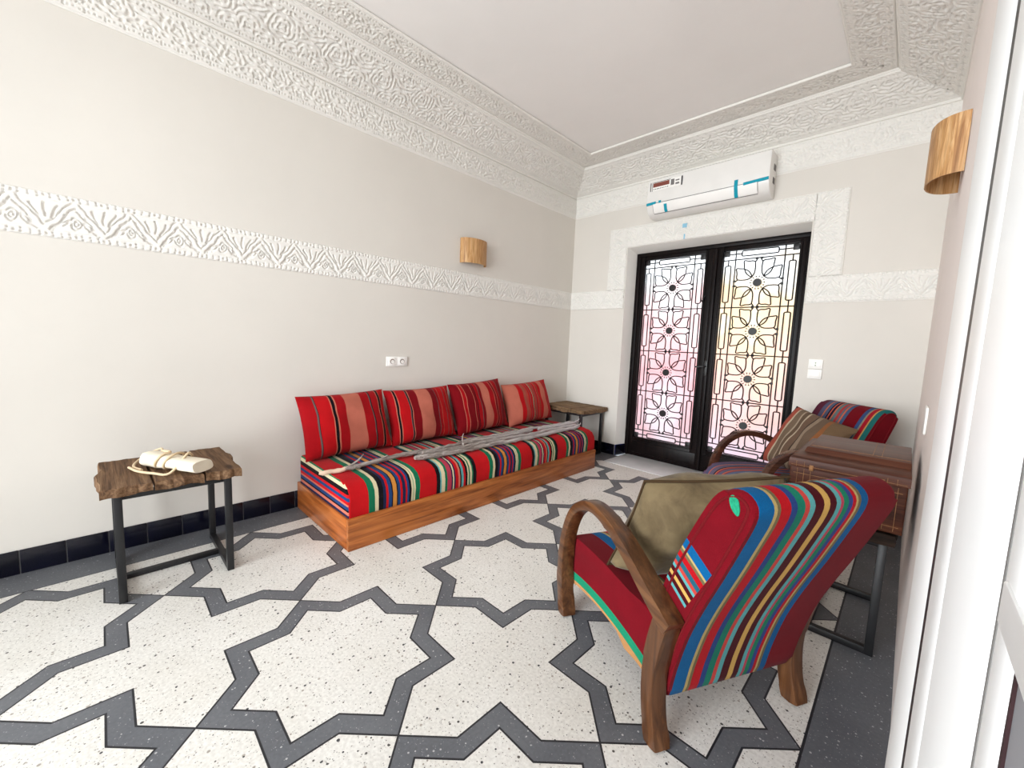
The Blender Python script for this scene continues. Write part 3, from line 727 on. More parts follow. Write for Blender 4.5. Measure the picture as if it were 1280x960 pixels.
# ------------------------------------------------------------------ SOFA
S = empty('sofa_base', (0, 0, 0), 0, 'long low varnished pine platform base under the kilim mattress', 'sofa base')
bm = bmesh.new(); add_box(bm, (.868, -3.303, .001), (.893, -.629, .20), .003); obj_bm('front_board', bm, M['pine'], S)
for y in (-3.303, -.654):
    bm = bmesh.new(); add_box(bm, (.014, y, .001), (.867, y + .025, .20), .003); obj_bm('end_board', bm, M['pine_x'], S)
bm = bmesh.new(); add_box(bm, (.014, -3.277, .12), (.867, -.655, .165), .002); obj_bm('platform', bm, M['pine'], S)
def mattress():
    bm = bmesh.new(); x0, x1, y0, y1, z0, z1 = .04, .872, -3.292, -.62, .166, .41
    prof = [(x0, z0), (x0, z1 - .02), (x0 + .02, z1)]
    prof += [(x1 - .30, z1), (x1 - .15, z1 - .002), (x1 - .075, z1 - .012), (x1 - .035, z1 - .032), (x1 - .008, z1 - .07), (x1 + .002, z1 - .12), (x1 - .004, z0 + .04), (x1 - .01, z0)]
    prof = prof[::-1]
    fs = add_prism(bm, prof, y0, y1, .018, 3)
    bm.normal_update(); bmesh.ops.recalc_face_normals(bm, faces=bm.faces)
    for f in bm.faces:
        if f.normal.y < -.6: f.material_index = 1
    return obj_bm('mattress', bm, [M['kilim'], M['kilim_end']], None, 50)
tag(mattress(), 'long kilim mattress with red, green and multicolour stripes on the pine base', 'mattress')

def pillow_bm(w, h, th, pinch=.05, n=26, sag=0, seed=0, pw=2.6, ex=.55, wa=.012):
    rnd = random.Random(seed); ph = [rnd.uniform(0, 6) for _ in range(4)]
    bm = bmesh.new(); g = {}
    for s in (1, -1):
        for i in range(n + 1):
            for j in range(n + 1):
                u, v = 2 * i / n - 1, 2 * j / n - 1
                edge = (i in (0, n) or j in (0, n))
                if edge and s == -1: g[(s, i, j)] = g[(1, i, j)]; continue
                f = ((1 - abs(u) ** pw) * (1 - abs(v) ** pw)) ** ex
                x = u * w / 2 * (1 - pinch * (1 - v * v) * abs(u) ** 3); z = v * h / 2 * (1 - pinch * (1 - u * u) * abs(v) ** 3)
                wr = wa * math.sin(6 * u + ph[0] + 2.5 * v) * math.sin(4 * v + ph[1] + u) * (1 - max(abs(u), abs(v)) ** 4)
                y = -s * (th / 2 * f + wr) + sag * (u * u * .3)
                g[(s, i, j)] = bm.verts.new((x, y, z))
    for s in (1, -1):
        for i in range(n):
            for j in range(n):
                q = [g[(s, i, j)], g[(s, i + 1, j)], g[(s, i + 1, j + 1)], g[(s, i, j + 1)]]
                bm.faces.new(q if s == 1 else q[::-1])
    return bm
# pillow local x along +y of the room, front (-y local) towards +x
def sofa_pillow(y0, y1, h, xb, xt, zb, mat, label, rollz=0, yaw=0, seed=0, th=.2):
    o = obj_bm('cushion', pillow_bm(y1 - y0, h, th, seed=seed), mat, None, 70)
    lean = math.atan2(xb - xt, h)
    cx, cz = (xb + xt) / 2, zb + h * math.cos(lean) / 2
    o.matrix_world = Matrix.Translation((cx, (y0 + y1) / 2, cz)) @ Matrix.Rotation(yaw, 4, 'Z') @ Matrix.Rotation(PI / 2, 4, 'Z') @ Matrix.Rotation(-lean, 4, 'X') @ Matrix.Rotation(rollz, 4, 'Y')
    return tag(o, label, 'cushion', 'red striped cushions on the sofa')
sofa_pillow(-3.335, -2.665, .47, .27, .10, .422, M['pilA'], 'red striped cushion at the near end of the sofa, wide salmon band in its middle', -.03, 0, 1)
sofa_pillow(-2.665, -2.01, .47, .26, .10, .422, M['pilB'], 'red striped cushion second from the near end of the sofa', -.02, .0, 2)
sofa_pillow(-2.01, -1.325, .50, .26, .10, .422, M['pilC'], 'dark red striped cushion third from the near end of the sofa', -.05, .03, 3)
sofa_pillow(-1.315, -.59, .46, .25, .11, .422, M['pilD'], 'lighter cushion with two salmon bands at the far end of the sofa', -.05, .0, 4)

# driftwood branches lying on the mattress
def branch(pts, r, label, twigs=(), seed=0):
    random.seed(seed); bm = bmesh.new()
    sp = spline(pts, 9); n = len(sp)
    for p in sp: p.x += random.uniform(-.005, .005); p.z += random.uniform(-.002, .004)
    R = [.78 * (r[0] + (r[1] - r[0]) * i / (n - 1)) for i in range(n)]; R[0] *= .75; R[-1] *= .5
    add_tube(bm, sp, [x * random.uniform(.85, 1.15) for x in R], 9, jitter=.12)
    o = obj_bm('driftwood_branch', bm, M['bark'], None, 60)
    for tp in twigs:
        b2 = bmesh.new(); s2 = spline(tp, 4); add_tube(b2, s2, [.008 - .005 * i / (len(s2) - 1) for i in range(len(s2))], 6, jitter=.15); obj_bm('twig', b2, M['bark'], o, 60)
    return tag(o, label, 'branch', 'weathered branches on the sofa')
zm = .43
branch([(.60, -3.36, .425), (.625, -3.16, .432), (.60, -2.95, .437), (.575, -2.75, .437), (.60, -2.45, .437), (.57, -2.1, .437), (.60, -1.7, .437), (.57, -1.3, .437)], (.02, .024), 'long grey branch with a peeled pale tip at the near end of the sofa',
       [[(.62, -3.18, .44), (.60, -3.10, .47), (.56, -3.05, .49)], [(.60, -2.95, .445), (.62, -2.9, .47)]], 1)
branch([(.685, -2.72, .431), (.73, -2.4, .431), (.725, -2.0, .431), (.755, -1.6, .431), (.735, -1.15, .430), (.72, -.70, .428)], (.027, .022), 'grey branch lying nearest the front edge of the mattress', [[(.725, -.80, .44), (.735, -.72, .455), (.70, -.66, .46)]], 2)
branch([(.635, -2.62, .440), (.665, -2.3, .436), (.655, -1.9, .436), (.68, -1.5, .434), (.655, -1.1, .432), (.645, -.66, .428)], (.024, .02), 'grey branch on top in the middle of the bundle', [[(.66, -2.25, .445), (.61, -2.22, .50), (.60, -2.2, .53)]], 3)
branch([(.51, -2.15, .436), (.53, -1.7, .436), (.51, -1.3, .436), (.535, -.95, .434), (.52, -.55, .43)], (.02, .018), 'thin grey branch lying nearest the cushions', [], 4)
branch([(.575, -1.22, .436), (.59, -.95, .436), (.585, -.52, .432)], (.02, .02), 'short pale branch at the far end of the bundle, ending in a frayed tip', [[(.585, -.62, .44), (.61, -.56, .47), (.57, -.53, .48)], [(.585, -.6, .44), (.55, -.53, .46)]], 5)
random.seed(11)

# ------------------------------------------------------------------ SIDE TABLES
def side_table(loc, rz, L, D, H, label, wood, seed, stretcher=True):
    """local x = long side (L), local y = depth (D)"""
    rnd = random.Random(seed)
    T = empty('side_table', loc, rz, label, 'side table', 'plank-topped side tables on black steel frames')
    # planks run along depth, ragged edges
    n = 3; cuts = [-L / 2, -L / 2 + L * (.36 + rnd.uniform(-.03, .03)), -L / 2 + L * (.70 + rnd.uniform(-.03, .03)), L / 2]
    for k in range(n):
        a, b = cuts[k] + .0035, cuts[k + 1] - .0035
        N = 14; poly = []
        jag = lambda s: 0
        p1, p2, p3 = [rnd.uniform(0, 6) for _ in range(3)]
        wv = lambda q: .0045 * math.sin(9 * q + p1) + .003 * math.sin(23 * q + p2) + .002 * math.sin(51 * q + p3)
        front = [(a + (b - a) * i / N, -D / 2 + math.sin(PI * i / N) ** .4 * wv(i / N)) for i in range(N + 1)]
        back = [(b - (b - a) * i / N, D / 2 + math.sin(PI * i / N) ** .4 * wv(1.7 + i / N)) for i in range(N + 1)]
        if k == 0: lft = [(-L / 2 + 1.8 * math.sin(PI * i / 10) * wv(i / 10 + .4), D / 2 - D * i / 10) for i in range(1, 10)]
        else: lft = [(a + jag(.0015), D / 2 - D * i / 10) for i in range(1, 10)]
        if k == n - 1: rgt = [(L / 2 + 1.8 * math.sin(PI * i / 10) * wv(i / 10 + 2.4), -D / 2 + D * i / 10) for i in range(1, 10)]
        else: rgt = [(b + jag(.0015), -D / 2 + D * i / 10) for i in range(1, 10)]
        poly = front + rgt + back + lft
        bm = bmesh.new()
        z1 = H + rnd.uniform(-.003, .002); z0 = H - .046
        A = [bm.verts.new((x, y, z0 + .008 * math.sin(p1 + 14 * x + 9 * y) * math.sin(p2 + 31 * x - 17 * y))) for x, y in poly]; Mv = [bm.verts.new((x, y + (.004 if y > 0 else -.004), (z0 + z1) / 2)) for x, y in poly]
        ctr = Vector(((a + b) / 2, 0, 0))
        Tv = [bm.verts.new((x, y, z1 - .006)) for x, y in poly]; T2 = [bm.verts.new((x + (.004 if x < ctr.x else -.004), y * .988, z1)) for x, y in poly]
        m_ = len(poly)
        for P_, Q_ in ((A, Mv), (Mv, Tv), (Tv, T2)):
            for i in range(m_): bm.faces.new((P_[i], P_[(i + 1) % m_], Q_[(i + 1) % m_], Q_[i]))
        bm.faces.new(T2); bm.faces.new(A[::-1])
        obj_bm('plank', bm, wood, T, 35)
    r = .0155
    lx, ly = L / 2 - .062, D / 2 - .035
    for s in (-1, 1):
        x = s * lx; bm = bmesh.new()
        for y in (-ly, ly): add_box(bm, (x - r, y - r, .0005), (x + r, y + r, H - .046), .002)
        add_box(bm, (x - r + .001, -ly, .0005), (x + r - .001, ly, 2 * r), .002); add_box(bm, (x - r + .001, -ly, H - .046 - 2 * r), (x + r - .001, ly, H - .046), .002)
        obj_bm('leg_frame', bm, M['black_metal'], T)
    bm = bmesh.new(); add_box(bm, (-lx, -r * .9, .002), (lx, r * .9, 2 * r - .003), .002); obj_bm('stretcher', bm, M['black_metal'], T)
    for y in (-ly + .03, ly - .03):
        bm = bmesh.new(); add_box(bm, (-lx, y - r, H - .046 - 2 * r), (lx, y + r, H - .047), .002); obj_bm('top_rail', bm, M['black_metal'], T)
    return T
# long side along room y: rotate 90 deg -> local x = +y, local y = -x
side_table((.405, -4.062, 0), PI / 2, .55, .55, .57, 'weathered plank side table against the left wall, cream packet on top', M['oldwood'], 3)
side_table((.345, -.285, 0), 0, .62, .50, .57, 'weathered plank side table in the corner at the far end of the sofa', M['oldwood2'], 5)
side_table((2.965, -1.73, 0), PI / 2, .66, .52, .57, 'plank side table against the right wall, carrying the wooden trunk', M['shadeplank'], 8)

# packet with cord on the left table
pk = empty('wrapped_packet', (.51, -4.05, .573), math.atan2(.19, .34), 'cream paper packet bound with beige cord on the near side table', 'packet')
bm = bmesh.new()
rows = []
for i in range(17):
    t = i / 16; x = -.19 + .38 * t; a = .046 + .010 * t + .003 * math.sin(9 * t); b = .034 + .005 * math.sin(5 * t + 1)
    if i in (0, 16): a *= .93; b *= .9
    rows.append([bm.verts.new((x, a * math.copysign(abs(math.cos(th)) ** .7, math.cos(th)) + .004 * math.sin(3 * th + i), .037 + b * math.copysign(abs(math.sin(th)) ** .75, math.sin(th)))) for th in [2 * PI * k / 18 for k in range(18)]])
for i in range(16):
    for k in range(18): bm.faces.new((rows[i][k], rows[i][(k + 1) % 18], rows[i + 1][(k + 1) % 18], rows[i + 1][k]))
bm.faces.new(rows[0]); bm.faces.new(rows[-1][::-1])
obj_bm('packet_body', bm, M['paper'], pk, 45)
bm = bmesh.new(); 
cp = []
for k in range(30):
    a = 2 * PI * k / 13; cp.append((-.09 + .13 * k / 29 + .03 * math.sin(a), .058 * math.cos(a) + .004, max(.008, .040 + .043 * math.sin(a))))
cp = [(-.10, -.09, .007), (-.19, -.07, .007), (-.27, .0, .010), (-.285, .06, .03), (-.25, .10, .055), (-.19, .07, .06), (-.13, .03, .075)] + cp[3:] + [(.07, -.075, .007), (.0, -.105, .007), (-.10, -.11, .007), (-.2, -.085, .007)]
add_tube(bm, spline(cp, 5), .0062, 8); obj_bm('cord', bm, M['cord'], pk, 60)

# ------------------------------------------------------------------ ARMCHAIRS (bentwood, kilim covered)
def armchair(loc, heading, label, fab_back, fab_seat, side_b, side_s, wood, woodv, leaf, yw=.62):
    C = empty('armchair', loc, heading, label, 'armchair', 'bentwood armchairs covered in striped kilim')
    arm = spline([(.672, 0, .0), (.705, 0, .12), (.716, 0, .26), (.695, 0, .40), (.635, 0, .525), (.54, 0, .60), (.44, 0, .625), (.32, 0, .605), (.20, 0, .557), (.08, 0, .492), (-.035, 0, .432)], 6)
    path = [(p.x, p.z) for p in arm]
    for s, y in (('l', 0.0), ('r', -yw)):
        bm = bmesh.new(); n = len(path)
        th = [.062 - .02 * min(1, abs(i - n * .05) / (n * .3)) + .012 * max(0, (i / n - .6)) / .4 for i in range(n)]
        add_band(bm, path, th, y - .032, y + .032, .006); obj_bm('armrest', bm, wood, C, 40)
        leg = spline([(-.005, 0, .442), (.022, 0, .33), (.036, 0, .22), (.026, 0, .10), (-.004, 0, .0)], 5)
        bm = bmesh.new(); add_band(bm, [(p.x, p.z) for p in leg], [.062] * len(leg), y - .030, y + .030, .006); obj_bm('rear_leg', bm, woodv, C, 40)
    # seat
    seat = [(.06, .125), (.25, .160), (.45, .170), (.65, .150), (.785, .112), (.806, .130), (.815, .20), (.806, .28), (.775, .335), (.72, .366), (.62, .380), (.45, .384), (.25, .375), (.06, .365)]
    seat = [(p.x, p.z) for p in spline([(a, 0, b) for a, b in seat], 3, closed=True)][::-1]
    bm = bmesh.new(); add_prism(bm, seat, -yw + .036, -.036, .026, 4); bmesh.ops.recalc_face_normals(bm, faces=bm.faces); bm.normal_update()
    for f in bm.faces:
        if abs(f.normal.y) > .55: f.material_index = 1
    obj_bm('seat', bm, [fab_seat, side_s], C, 50)
    # backrest (leaning back, rounded head)
    back = [(.012, .150), (-.012, .26), (-.05, .40), (-.10, .53), (-.155, .655), (-.205, .775), (-.238, .86), (-.240, .905), (-.205, .932), (-.155, .925), (-.105, .88), (-.045, .77), (.015, .645), (.06, .53), (.085, .44), (.092, .35), (.075, .22), (.05, .150)]
    back = [(p.x, p.z) for p in spline([(a, 0, b) for a, b in back], 3, closed=True)]
    bm = bmesh.new(); add_prism(bm, back, -yw + .028, -.034, .022, 4); bmesh.ops.recalc_face_normals(bm, faces=bm.faces); bm.normal_update()
    for f in bm.faces:
        if abs(f.normal.y) > .985: f.material_index = 1
    br = obj_bm('backrest', bm, [fab_back, side_b], C, 50)
    for y in (-.0345, -yw + .0285):
        bm = bmesh.new(); n = len(back); cxm = sum(a for a, b in back) / n; czm = sum(b for a, b in back) / n
        add_tube(bm, [(a + (0.006 if a < cxm else -.006) * 0, y, b) for a, b in [(p[0], p[1]) for p in strip_inset(back, .021)]], .0045, 6, closed=True)
        obj_bm('piping', bm, M['pipe'], br, 60)
    if leaf:
        bm = bmesh.new(); N = 18; pts = []
        c0, dvec = Vector((-.182, .888)), Vector((-.42, -.9)).normalized(); nv = Vector((-dvec.y, dvec.x))
        for k in range(N):
            a = 2 * PI * k / N; w = .015 * math.sin(a); l_ = .028 * math.cos(a); p = c0 + dvec * l_ + nv * (w * (1 - .25 * math.cos(a))); pts.append((p.x, p.y))
        add_prism(bm, pts, -.0345, -.031, .0008, 1); obj_bm('leaf_applique', bm, M['leaf'], br, 40)['label'] = 'green embroidered leaf patch'
    return C
def strip_inset(poly, d):
    out = []; n = len(poly)
    A = sum(poly[i][0] * poly[(i + 1) % n][1] - poly[(i + 1) % n][0] * poly[i][1] for i in range(n))
    s = 1 if A > 0 else -1
    for i in range(n):
        dx, dz = poly[(i + 1) % n][0] - poly[i - 1][0], poly[(i + 1) % n][1] - poly[i - 1][1]; L = math.hypot(dx, dz) or 1
        out.append((poly[i][0] - s * dz / L * d, poly[i][1] + s * dx / L * d))
    return out
M['leaf'] = m_plain('leaf_green', (36, 140, 106), .9, .1, var=.25, vscale=120)
fA = chair_fabric('kilim_chair_back', [(.018, A_RED)] + SEAT, .028)
fAs = chair_fabric('kilim_chair_seat', [(.14, A_RED)] + SEAT[:-2] + [(.4, A_RED)], .0)
armchair((2.723, -3.077, 0), math.atan2(.46, -.888), 'nearest armchair seen from behind, blue, red and green stripes over its dark red back', fA, fAs, chair_side('chair_side_cloth'), chair_seatside('chair_seat_side_cloth'), M['walnut'], M['walnut_v'], True)
fB = chair_fabric('kilim_far_chair', FAR, .030)
fBs = chair_fabric('kilim_far_seat', [(.30, A_RED), (.035, (96, 112, 150)), (.02, (150, 80, 90)), (.012, (214, 110, 78)), (.04, (104, 98, 122)), (.02, (150, 60, 80)), (.012, (214, 120, 80)), (.014, (40, 30, 50)), (.05, (110, 100, 124)), (.012, (206, 110, 90)), (.03, (90, 92, 124)), (.2, (110, 90, 118))], 0)
armchair((3.03, -.63, 0), 3.946, 'far armchair beside the glazed door, facing the sofa with grey and orange stripes', fB, fBs, chair_side('far_chair_side', False), chair_fabric('far_chair_seat_side', [(.9, A_RED)], 0), M['darkwalnut'], M['darkwalnut'], False)

# cushions on the armchairs: bilinear patch between four corners
def cushion4(BL, BR, TR, TL, th, mat, label, seed, edge=None):
    BL, BR, TR, TL = map(Vector, (BL, BR, TR, TL)); ctr = (BL + BR + TR + TL) / 4
    ax = ((BR - BL) + (TR - TL)).normalized(); up = ((TL - BL) + (TR - BR)); up = (up - ax * up.dot(ax)).normalized(); nn = ax.cross(up)
    bm = pillow_bm(2, 2, 1, .05, seed=seed, pw=3.0, ex=.5, wa=.10)
    F = Matrix((ax, nn * -1, up)).transposed()
    # local frame: x=ax, y=-n? keep right-handed
    yv = up.cross(ax); F = Matrix((ax, yv, up)).transposed()
    for v in bm.verts:
        u, w = (v.co.x + 1) / 2, (v.co.z + 1) / 2
        P = BL * (1 - u) * (1 - w) + BR * u * (1 - w) + TR * u * w + TL * (1 - u) * w
        P = P + yv * (v.co.y * th)
        v.co = F.inverted() @ (P - ctr)
    o = obj_bm('cushion', bm, mat, None, 70)
    o.matrix_world = Matrix.Translation(ctr) @ F.to_4x4()
    if edge:
        b2 = bmesh.new(); pts = []
        for k in range(40):
            q = k / 10; i, w = int(q), q - int(q)
            u, v = [(w, 0), (1, w), (1 - w, 1), (0, 1 - w)][i]
            pin = .05; U, Vv = 2 * u - 1, 2 * v - 1
            U2 = U * (1 - pin * (1 - Vv * Vv) * abs(U) ** 3); V2 = Vv * (1 - pin * (1 - U * U) * abs(Vv) ** 3); u, v = (U2 + 1) / 2, (V2 + 1) / 2
            P = BL * (1 - u) * (1 - v) + BR * u * (1 - v) + TR * u * v + TL * (1 - u) * v
            pts.append(F.inverted() @ (P - ctr))
        add_tube(b2, pts, .006, 6, closed=True); obj_bm('piping', b2, edge, o, 60)
    return tag(o, label, 'cushion')
def chair_pt(loc, h, x, y, z): return (loc[0] + x * math.cos(h) - y * math.sin(h), loc[1] + x * math.sin(h) + y * math.cos(h), z)
c1 = lambda x, y, z: chair_pt((2.723, -3.077), math.atan2(.46, -.888), x, y, z)
cushion4(c1(.42, -.045, .388), c1(.24, -.55, .41), c1(.03, -.51, .865), c1(.285, -.095, .79), .27, M['olive'], 'olive velvet cushion on the nearest armchair', 21, M['olive_edge'])
c2 = lambda x, y, z: chair_pt((3.03, -.63), 3.946, x, y, z)
cushion4(c2(.36, -.56, .42), c2(.32, -.10, .42), c2(.02, -.04, .79), c2(.12, -.52, .88), .15, M['brownkilim'], 'brown and grey striped cushion on the far armchair', 22)

# ------------------------------------------------------------------ TRUNK
tx0, tx1, ty0, ty1, tz0 = 2.835, 3.248, -2.055, -1.47, .575
K = empty('wooden_trunk', ((tx0 + tx1) / 2, (ty0 + ty1) / 2, tz0), 0, 'dark brown wooden trunk with worn gold line decoration on the right side table', 'trunk')
hx, hy = (tx1 - tx0) / 2, (ty1 - ty0) / 2
bm = bmesh.new(); add_box(bm, (-hx + .006, -hy + .006, 0), (hx - .006, hy - .006, .205), .006, 3); body = obj_bm('trunk_body', bm, M['trunkwood'], K)
bm = bmesh.new()
sects = [(0, .205), (0, .232), (.003, .243), (.012, .250), (.045, .256), (.075, .262), (.082, .276), (.088, .284), (.100, .288)]
prev = None
for ins, z in sects:
    ring = [bm.verts.new((a, b, z)) for a, b in ((-hx + ins * .55, -hy + ins * 1.3), (hx - ins * .06, -hy + ins * 1.3), (hx - ins * .06, hy - ins * .6), (-hx + ins * .55, hy - ins * .6))]
    if prev:
        for i in range(4): bm.faces.new((prev[i], prev[(i + 1) % 4], ring[(i + 1) % 4], ring[i]))
    else: bm.faces.new(ring[::-1])
    prev = ring
bm.faces.new(prev); lid = obj_bm('trunk_lid', bm, M['trunkwood'], K, 30)
# inlay lines on the front (-y) and left end, plus lid top
bm = bmesh.new(); yf = -hy + .0052
def il(pts, r=.0013): add_tube(bm, pts, r, 4)
for z in (.03, .175): il([(-hx + .02, yf, z), (hx - .02, yf, z)])
for x in (-hx + .035, -hx + .06, -hx + .085, hx - .035, hx - .07): il([(x, yf, .012), (x, yf, .198)])
for cx_ in (-.09, .09):
    for rr in (.03, .045, .06): il([(cx_ + rr * math.cos(2 * PI * k / 22), yf, .10 + rr * math.sin(2 * PI * k / 22)) for k in range(23)], .0014)
obj_bm('inlay_line', bm, M['inlay'], body, 60)
bm = bmesh.new()
for x in (hx - .10, hx - .13): il([(x, -hy + .135, .2885), (x, hy - .065, .2885)])
il([(-hx + .06, -hy + .145, .2885), (hx - .01, -hy + .145, .2885)], .0014)
for x in (-hx + .03, -hx + .06, hx - .04, hx - .07): il([(x, -hy - .0005, .207), (x, -hy - .0005, .232)])
il([(-hx + .01, -hy - .0005, .213), (hx - .01, -hy - .0005, .213)])
obj_bm('inlay_line', bm, M['inlay'], lid, 60)
for x in (-.12, .12):
    bm = bmesh.new(); add_box(bm, (x - .008, -hy - .003, .196), (x + .008, -hy + .008, .222), .002); obj_bm('clasp', bm, M['inlay'], body)

# ------------------------------------------------------------------ AIR CONDITIONER
AX0, AX1 = 1.062, 2.175
AC = empty('air_conditioner', ((AX0 + AX1) / 2, 0, 2.63), 0, 'white wall air conditioner above the door, still taped with blue strips', 'air conditioner')
def yz(y, z): return (y, z - 2.63)
prof = [(-.008, 2.665), (-.008, 3.025), (-.185, 3.035), (-.205, 3.02), (-.212, 2.90), (-.214, 2.80), (-.208, 2.765), (-.185, 2.715), (-.15, 2.68), (-.09, 2.662)]
prof = [yz(*p) for p in prof][::-1]
bm = bmesh.new(); add_prism(bm, prof, AX0 - (AX0 + AX1) / 2, AX1 - (AX0 + AX1) / 2, .006, 2, plane='yz'); obj_bm('housing', bm, M['film'], AC, 30)
hw = (AX1 - AX0) / 2
bm = bmesh.new()
fl_ = [(-.2165, 2.775), (-.2125, 2.762), (-.189, 2.712), (-.17, 2.692)]
L, R = strip_poly(fl_, .004)
add_prism(bm, [yz(*p) for p in L + R[::-1]], -hw + .07, hw - .09, 0, 1, plane='yz'); obj_bm('louvre_flap', bm, M['white_plastic'], AC)
bm = bmesh.new()
for pts in ([(-hw + .004, -.2165, 2.781 - 2.63), (hw - .004, -.2165, 2.781 - 2.63)], [(-hw + .068, -.2165, .148), (-hw + .068, -.190, .083), (-hw + .072, -.166, .0565), (hw - .09, -.166, .0565), (hw - .088, -.190, .083), (hw - .088, -.2165, .148)]):
    add_tube(bm, pts, .0025, 4)
obj_bm('panel_joint', bm, M['line_grey'], AC)
bm = bmesh.new(); sx = -hw + .03; sz = .275
def st_(a, b, c, d, m, dy=0):
    for v in add_box(bm, (sx + a, -.2155 - dy, sz + b), (sx + c, -.2085, sz + d), 0, 1, m): pass
st_(0, 0, .33, .085, 0); st_(0, .0, .012, .085, 1, .0006); st_(.02, .0, .026, .085, 1, .0006); st_(.03, .035, .20, .075, 2, .0006); st_(.03, .078, .21, .083, 3, .0008)
for k in range(9): st_(.035 + k * .018, .012, .035 + k * .018 + random.uniform(.006, .014), .020, 3, .0006)
st_(.215, .02, .25, .075, 1, .0006); st_(.262, .018, .30, .035, 1, .0006); st_(.262, .05, .30, .062, 1, .0006); st_(.318, .0, .33, .085, 3, .0006)
obj_bm('label_sticker', bm, [M['white_plastic'], M['line_grey'], m_plain('rust_band', (128, 64, 50), .5), m_plain('print_grey', (64, 62, 62), .5)], AC)['label'] = 'grey and rust printed sticker'
def tape(x0, x1, z0, z1, y=-.2185, slant=0, wrap=False):
    bm = bmesh.new()
    if wrap: pth = [(-.216, 2.83), (-.2185, 2.79), (-.2185, 2.775), (-.2135, 2.757), (-.192, 2.71), (-.172, 2.688)]
    else: pth = None
    if wrap:
        pth = [p for p in pth if z0 <= p[1] <= z1]
        L, R = strip_poly(pth, .003); add_prism(bm, [yz(*p) for p in L + R[::-1]], x0, x1, plane='yz')
    else:
        add_box(bm, (x0, y, z0 - 2.63), (x1, -.209, z1 - 2.63), .0008, 1, rot=Matrix.Rotation(slant, 3, 'Y'))
    obj_bm('tape_strip', bm, M['teal'], AC)
tape(hw - .20, hw - .004, 2.772, 2.797, slant=-.05); tape(hw - .275, hw - .245, 2.68, 2.84, wrap=True); tape(-hw + .0, -hw + .10, 2.770, 2.795, slant=-.05)
tape(-hw + .13, -hw + .155, 2.777, 2.800); tape(-hw + .185, -hw + .215, 2.68, 2.76, wrap=True)
for z in (.31, .20):
    bm = bmesh.new(); add_box(bm, (hw - .001, -.10, z - .05), (hw + .003, -.04, z), .001); obj_bm('side_vent', bm, M['line_grey'], AC)
tp = box('tape_piece', (1.375, -.0172, 2.545), (1.42, -.006, 2.585), M['paleblue'], bevel=.0005); tag(tp, 'small pale blue tape square on the carved band above the door', 'tape')
tp = box('tape_piece', (1.395, -.0172, 2.43), (1.408, -.006, 2.48), M['paleblue'], bevel=.0005); tag(tp, 'thin pale blue tape sliver just above the door opening', 'tape')

# ------------------------------------------------------------------ SCONCES
def sconce(loc, rz, label, w=.31, d=.105, h=.232):
    """local +x out of the wall"""
    Sx = empty('wall_lamp', loc, rz, label, 'wall lamp', 'curved wood veneer wall lamps')
    bm = bmesh.new(); N = 28; ro, ri = [], []
    prof = [(d * math.sin(PI * k / N) ** .8, -w / 2 * math.cos(PI * k / N)) for k in range(N + 1)]
    prof2 = [(max(0, (d - .005)) * math.sin(PI * k / N) ** .8, -(w / 2 - .005) * math.cos(PI * k / N)) for k in range(N + 1)]
    V = []
    for P in (prof, prof2):
        V.append([[bm.verts.new((x + .002, y, z)) for x, y in P] for z in (0, h)])
    for k in range(N):
        bm.faces.new((V[0][0][k], V[0][0][k + 1], V[0][1][k + 1], V[0][1][k])); bm.faces.new((V[1][0][k + 1], V[1][0][k], V[1][1][k], V[1][1][k + 1]))
        for q in (0, 1): bm.faces.new((V[0][q][k], V[1][q][k], V[1][q][k + 1], V[0][q][k + 1]))
    obj_bm('lamp_shade', bm, M['veneer'], Sx, 60)
    bm = bmesh.new(); add_box(bm, (.001, -.05, .06), (.018, .05, .17), .003); obj_bm('back_plate', bm, M['veneer'], Sx)
    bm = bmesh.new(); add_tube(bm, [(.018, .0, .09), (.05, 0, .09), (.05, 0, .13)], .014, 10); obj_bm('lamp_holder', bm, M['white_plastic'], Sx)
    bm = bmesh.new(); bmesh.ops.create_uvsphere(bm, u_segments=12, v_segments=8, radius=.024, matrix=Matrix.Translation((.05, 0, .155))); obj_bm('bulb', bm, M['white_plastic'], Sx)
    return Sx
sconce((0, -1.665, 2.045), 0, 'small curved wood veneer lamp on the left wall above the sofa')
sconce((W, -1.68, 2.06), PI, 'curved wood veneer lamp on the right wall at the upper right, above the trunk', .31, .112, .235)

# ------------------------------------------------------------------ SOCKET, SWITCHES
SK = empty('power_socket', (0, -2.482, 1.095), 0, 'white double power socket on the wall above the sofa', 'socket')
bm = bmesh.new(); add_box(bm, (.0005, -.100, -.042), (.011, .100, .042), .004, 2); obj_bm('cover_frame', bm, M['white_plastic'], SK)
for y in (-.047, .047):
    bm = bmesh.new(); N = 24
    add_box(bm, (.009, y - .036, -.034), (.0135, y + .036, .034), .002); ins = obj_bm('outlet', bm, M['white_plastic'], SK)
    bm = bmesh.new(); add_prism(bm, [(y + .022 * math.cos(2 * PI * k / N), .022 * math.sin(2 * PI * k / N)) for k in range(N)], .0136, .0142, plane='yz'); obj_bm('recess', bm, M['dark_hole'], ins)
    bm = bmesh.new(); add_prism(bm, [(y + .0165 * math.cos(2 * PI * k / N) + .002, .0165 * math.sin(2 * PI * k / N) - .003) for k in range(N)], .0142, .0148, plane='yz'); obj_bm('recess_floor', bm, M['white_plastic'], ins)
SW = empty('wall_switch', (2.617, 0, 1.175), 0, 'white pair of stacked switches on the door wall right of the door', 'switch')
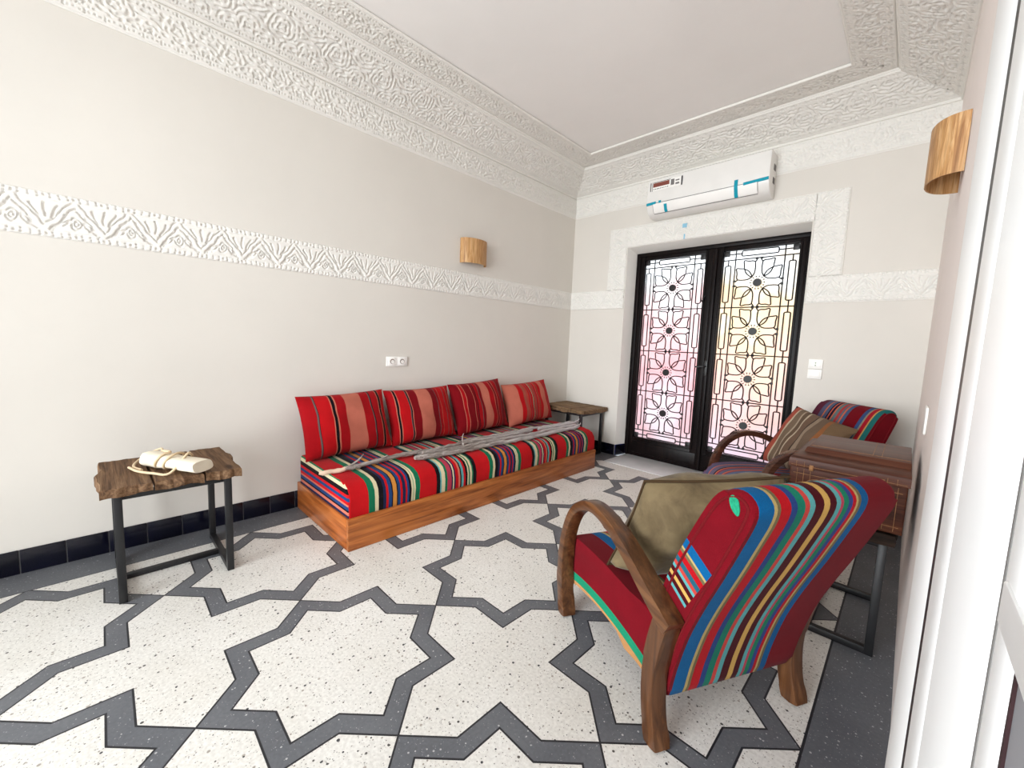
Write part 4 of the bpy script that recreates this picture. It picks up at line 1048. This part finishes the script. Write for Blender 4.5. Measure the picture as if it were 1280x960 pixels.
for z, nm in ((.043, 'switch_plate'), (-.043, 'switch_plate')):
    bm = bmesh.new(); add_box(bm, (-.05, -.013, z - .041), (.05, -.0005, z + .041), .004); p_ = obj_bm(nm, bm, M['white_plastic'], SW)
    bm = bmesh.new(); add_box(bm, (-.036, -.017, z - .026), (.036, -.012, z + .026), .002); k_ = obj_bm('rocker', bm, M['white_plastic'], p_)
    if z > 0:
        bm = bmesh.new(); add_box(bm, (-.005, -.0178, z + .004), (.005, -.0165, z + .016)); add_box(bm, (-.005, -.0178, z - .016), (.005, -.0165, z - .004)); obj_bm('symbol', bm, m_plain('green_mark', (150, 160, 140), .5), k_)
SW2 = empty('wall_plate', (W, -1.73, 1.03), 0, 'white blank plate on the right wall beside the trunk', 'wall plate')
bm = bmesh.new(); add_box(bm, (-.010, -.075, -.06), (-.0005, .075, .06), .005, 3); obj_bm('cover', bm, M['white_plastic'], SW2)

# ------------------------------------------------------------------ LIGHT
wld = bpy.data.worlds.new('World'); scene.world = wld; wld.use_nodes = True
wld.node_tree.nodes['Background'].inputs[0].default_value = (.86, .93, 1, 1); wld.node_tree.nodes['Background'].inputs[1].default_value = .6
def area(name, loc, rot, sx, sy, e, col):
    l = bpy.data.lights.new(name, 'AREA'); l.shape = 'RECTANGLE'; l.size = sx; l.size_y = sy; l.energy = e; l.color = col
    o = bpy.data.objects.new(name, l); o.location = loc; o.rotation_euler = rot; COL.objects.link(o); return o
area('daylight_front', (2.3, YF - 4.2, 2.7), (PI / 2, 0, math.radians(5)), 6.0, 4.0, 1010, (.90, .96, 1))
area('ceiling_fill', (1.7, YF - 1.6, .5), (PI / 2 + math.radians(38), 0, 0), 3.0, 1.0, 150, (.95, .98, 1))  # added fill lamp aimed up through the opening to brighten the ceiling
area('daylight_door', (1.62, 1.05, 1.5), (-PI / 2, 0, 0), 2.2, 2.6, 54, (.92, .965, 1))

# ------------------------------------------------------------------ CAMERA
f_, yaw, pitch, roll = 508.86331, -.77212, -.10203, .04007
cy, sy = math.cos(yaw), math.sin(yaw); cp_, sp_ = math.cos(pitch), math.sin(pitch)
fw = Vector((sy * cp_, cy * cp_, sp_)); r_ = Vector((cy, -sy, 0)); u_ = r_.cross(fw)
r2 = r_ * math.cos(roll) + u_ * math.sin(roll); u2 = -r_ * math.sin(roll) + u_ * math.cos(roll)
cam = bpy.data.cameras.new('Camera'); cam.sensor_fit = 'HORIZONTAL'; cam.sensor_width = 36; cam.lens = f_ / 1280 * 36; cam.clip_start = .004
co = bpy.data.objects.new('Camera', cam); COL.objects.link(co)
mw = Matrix((r2, u2, -fw)).transposed().to_4x4(); mw.translation = (3.19866, -4.31528, 1.3); co.matrix_world = mw
scene.camera = co
scene.view_settings.view_transform = 'Standard'; scene.view_settings.look = 'None'; scene.view_settings.exposure = 0; scene.view_settings.gamma = 1
scene.cycles.max_bounces = 10; scene.cycles.diffuse_bounces = 7; scene.cycles.sample_clamp_indirect = 6
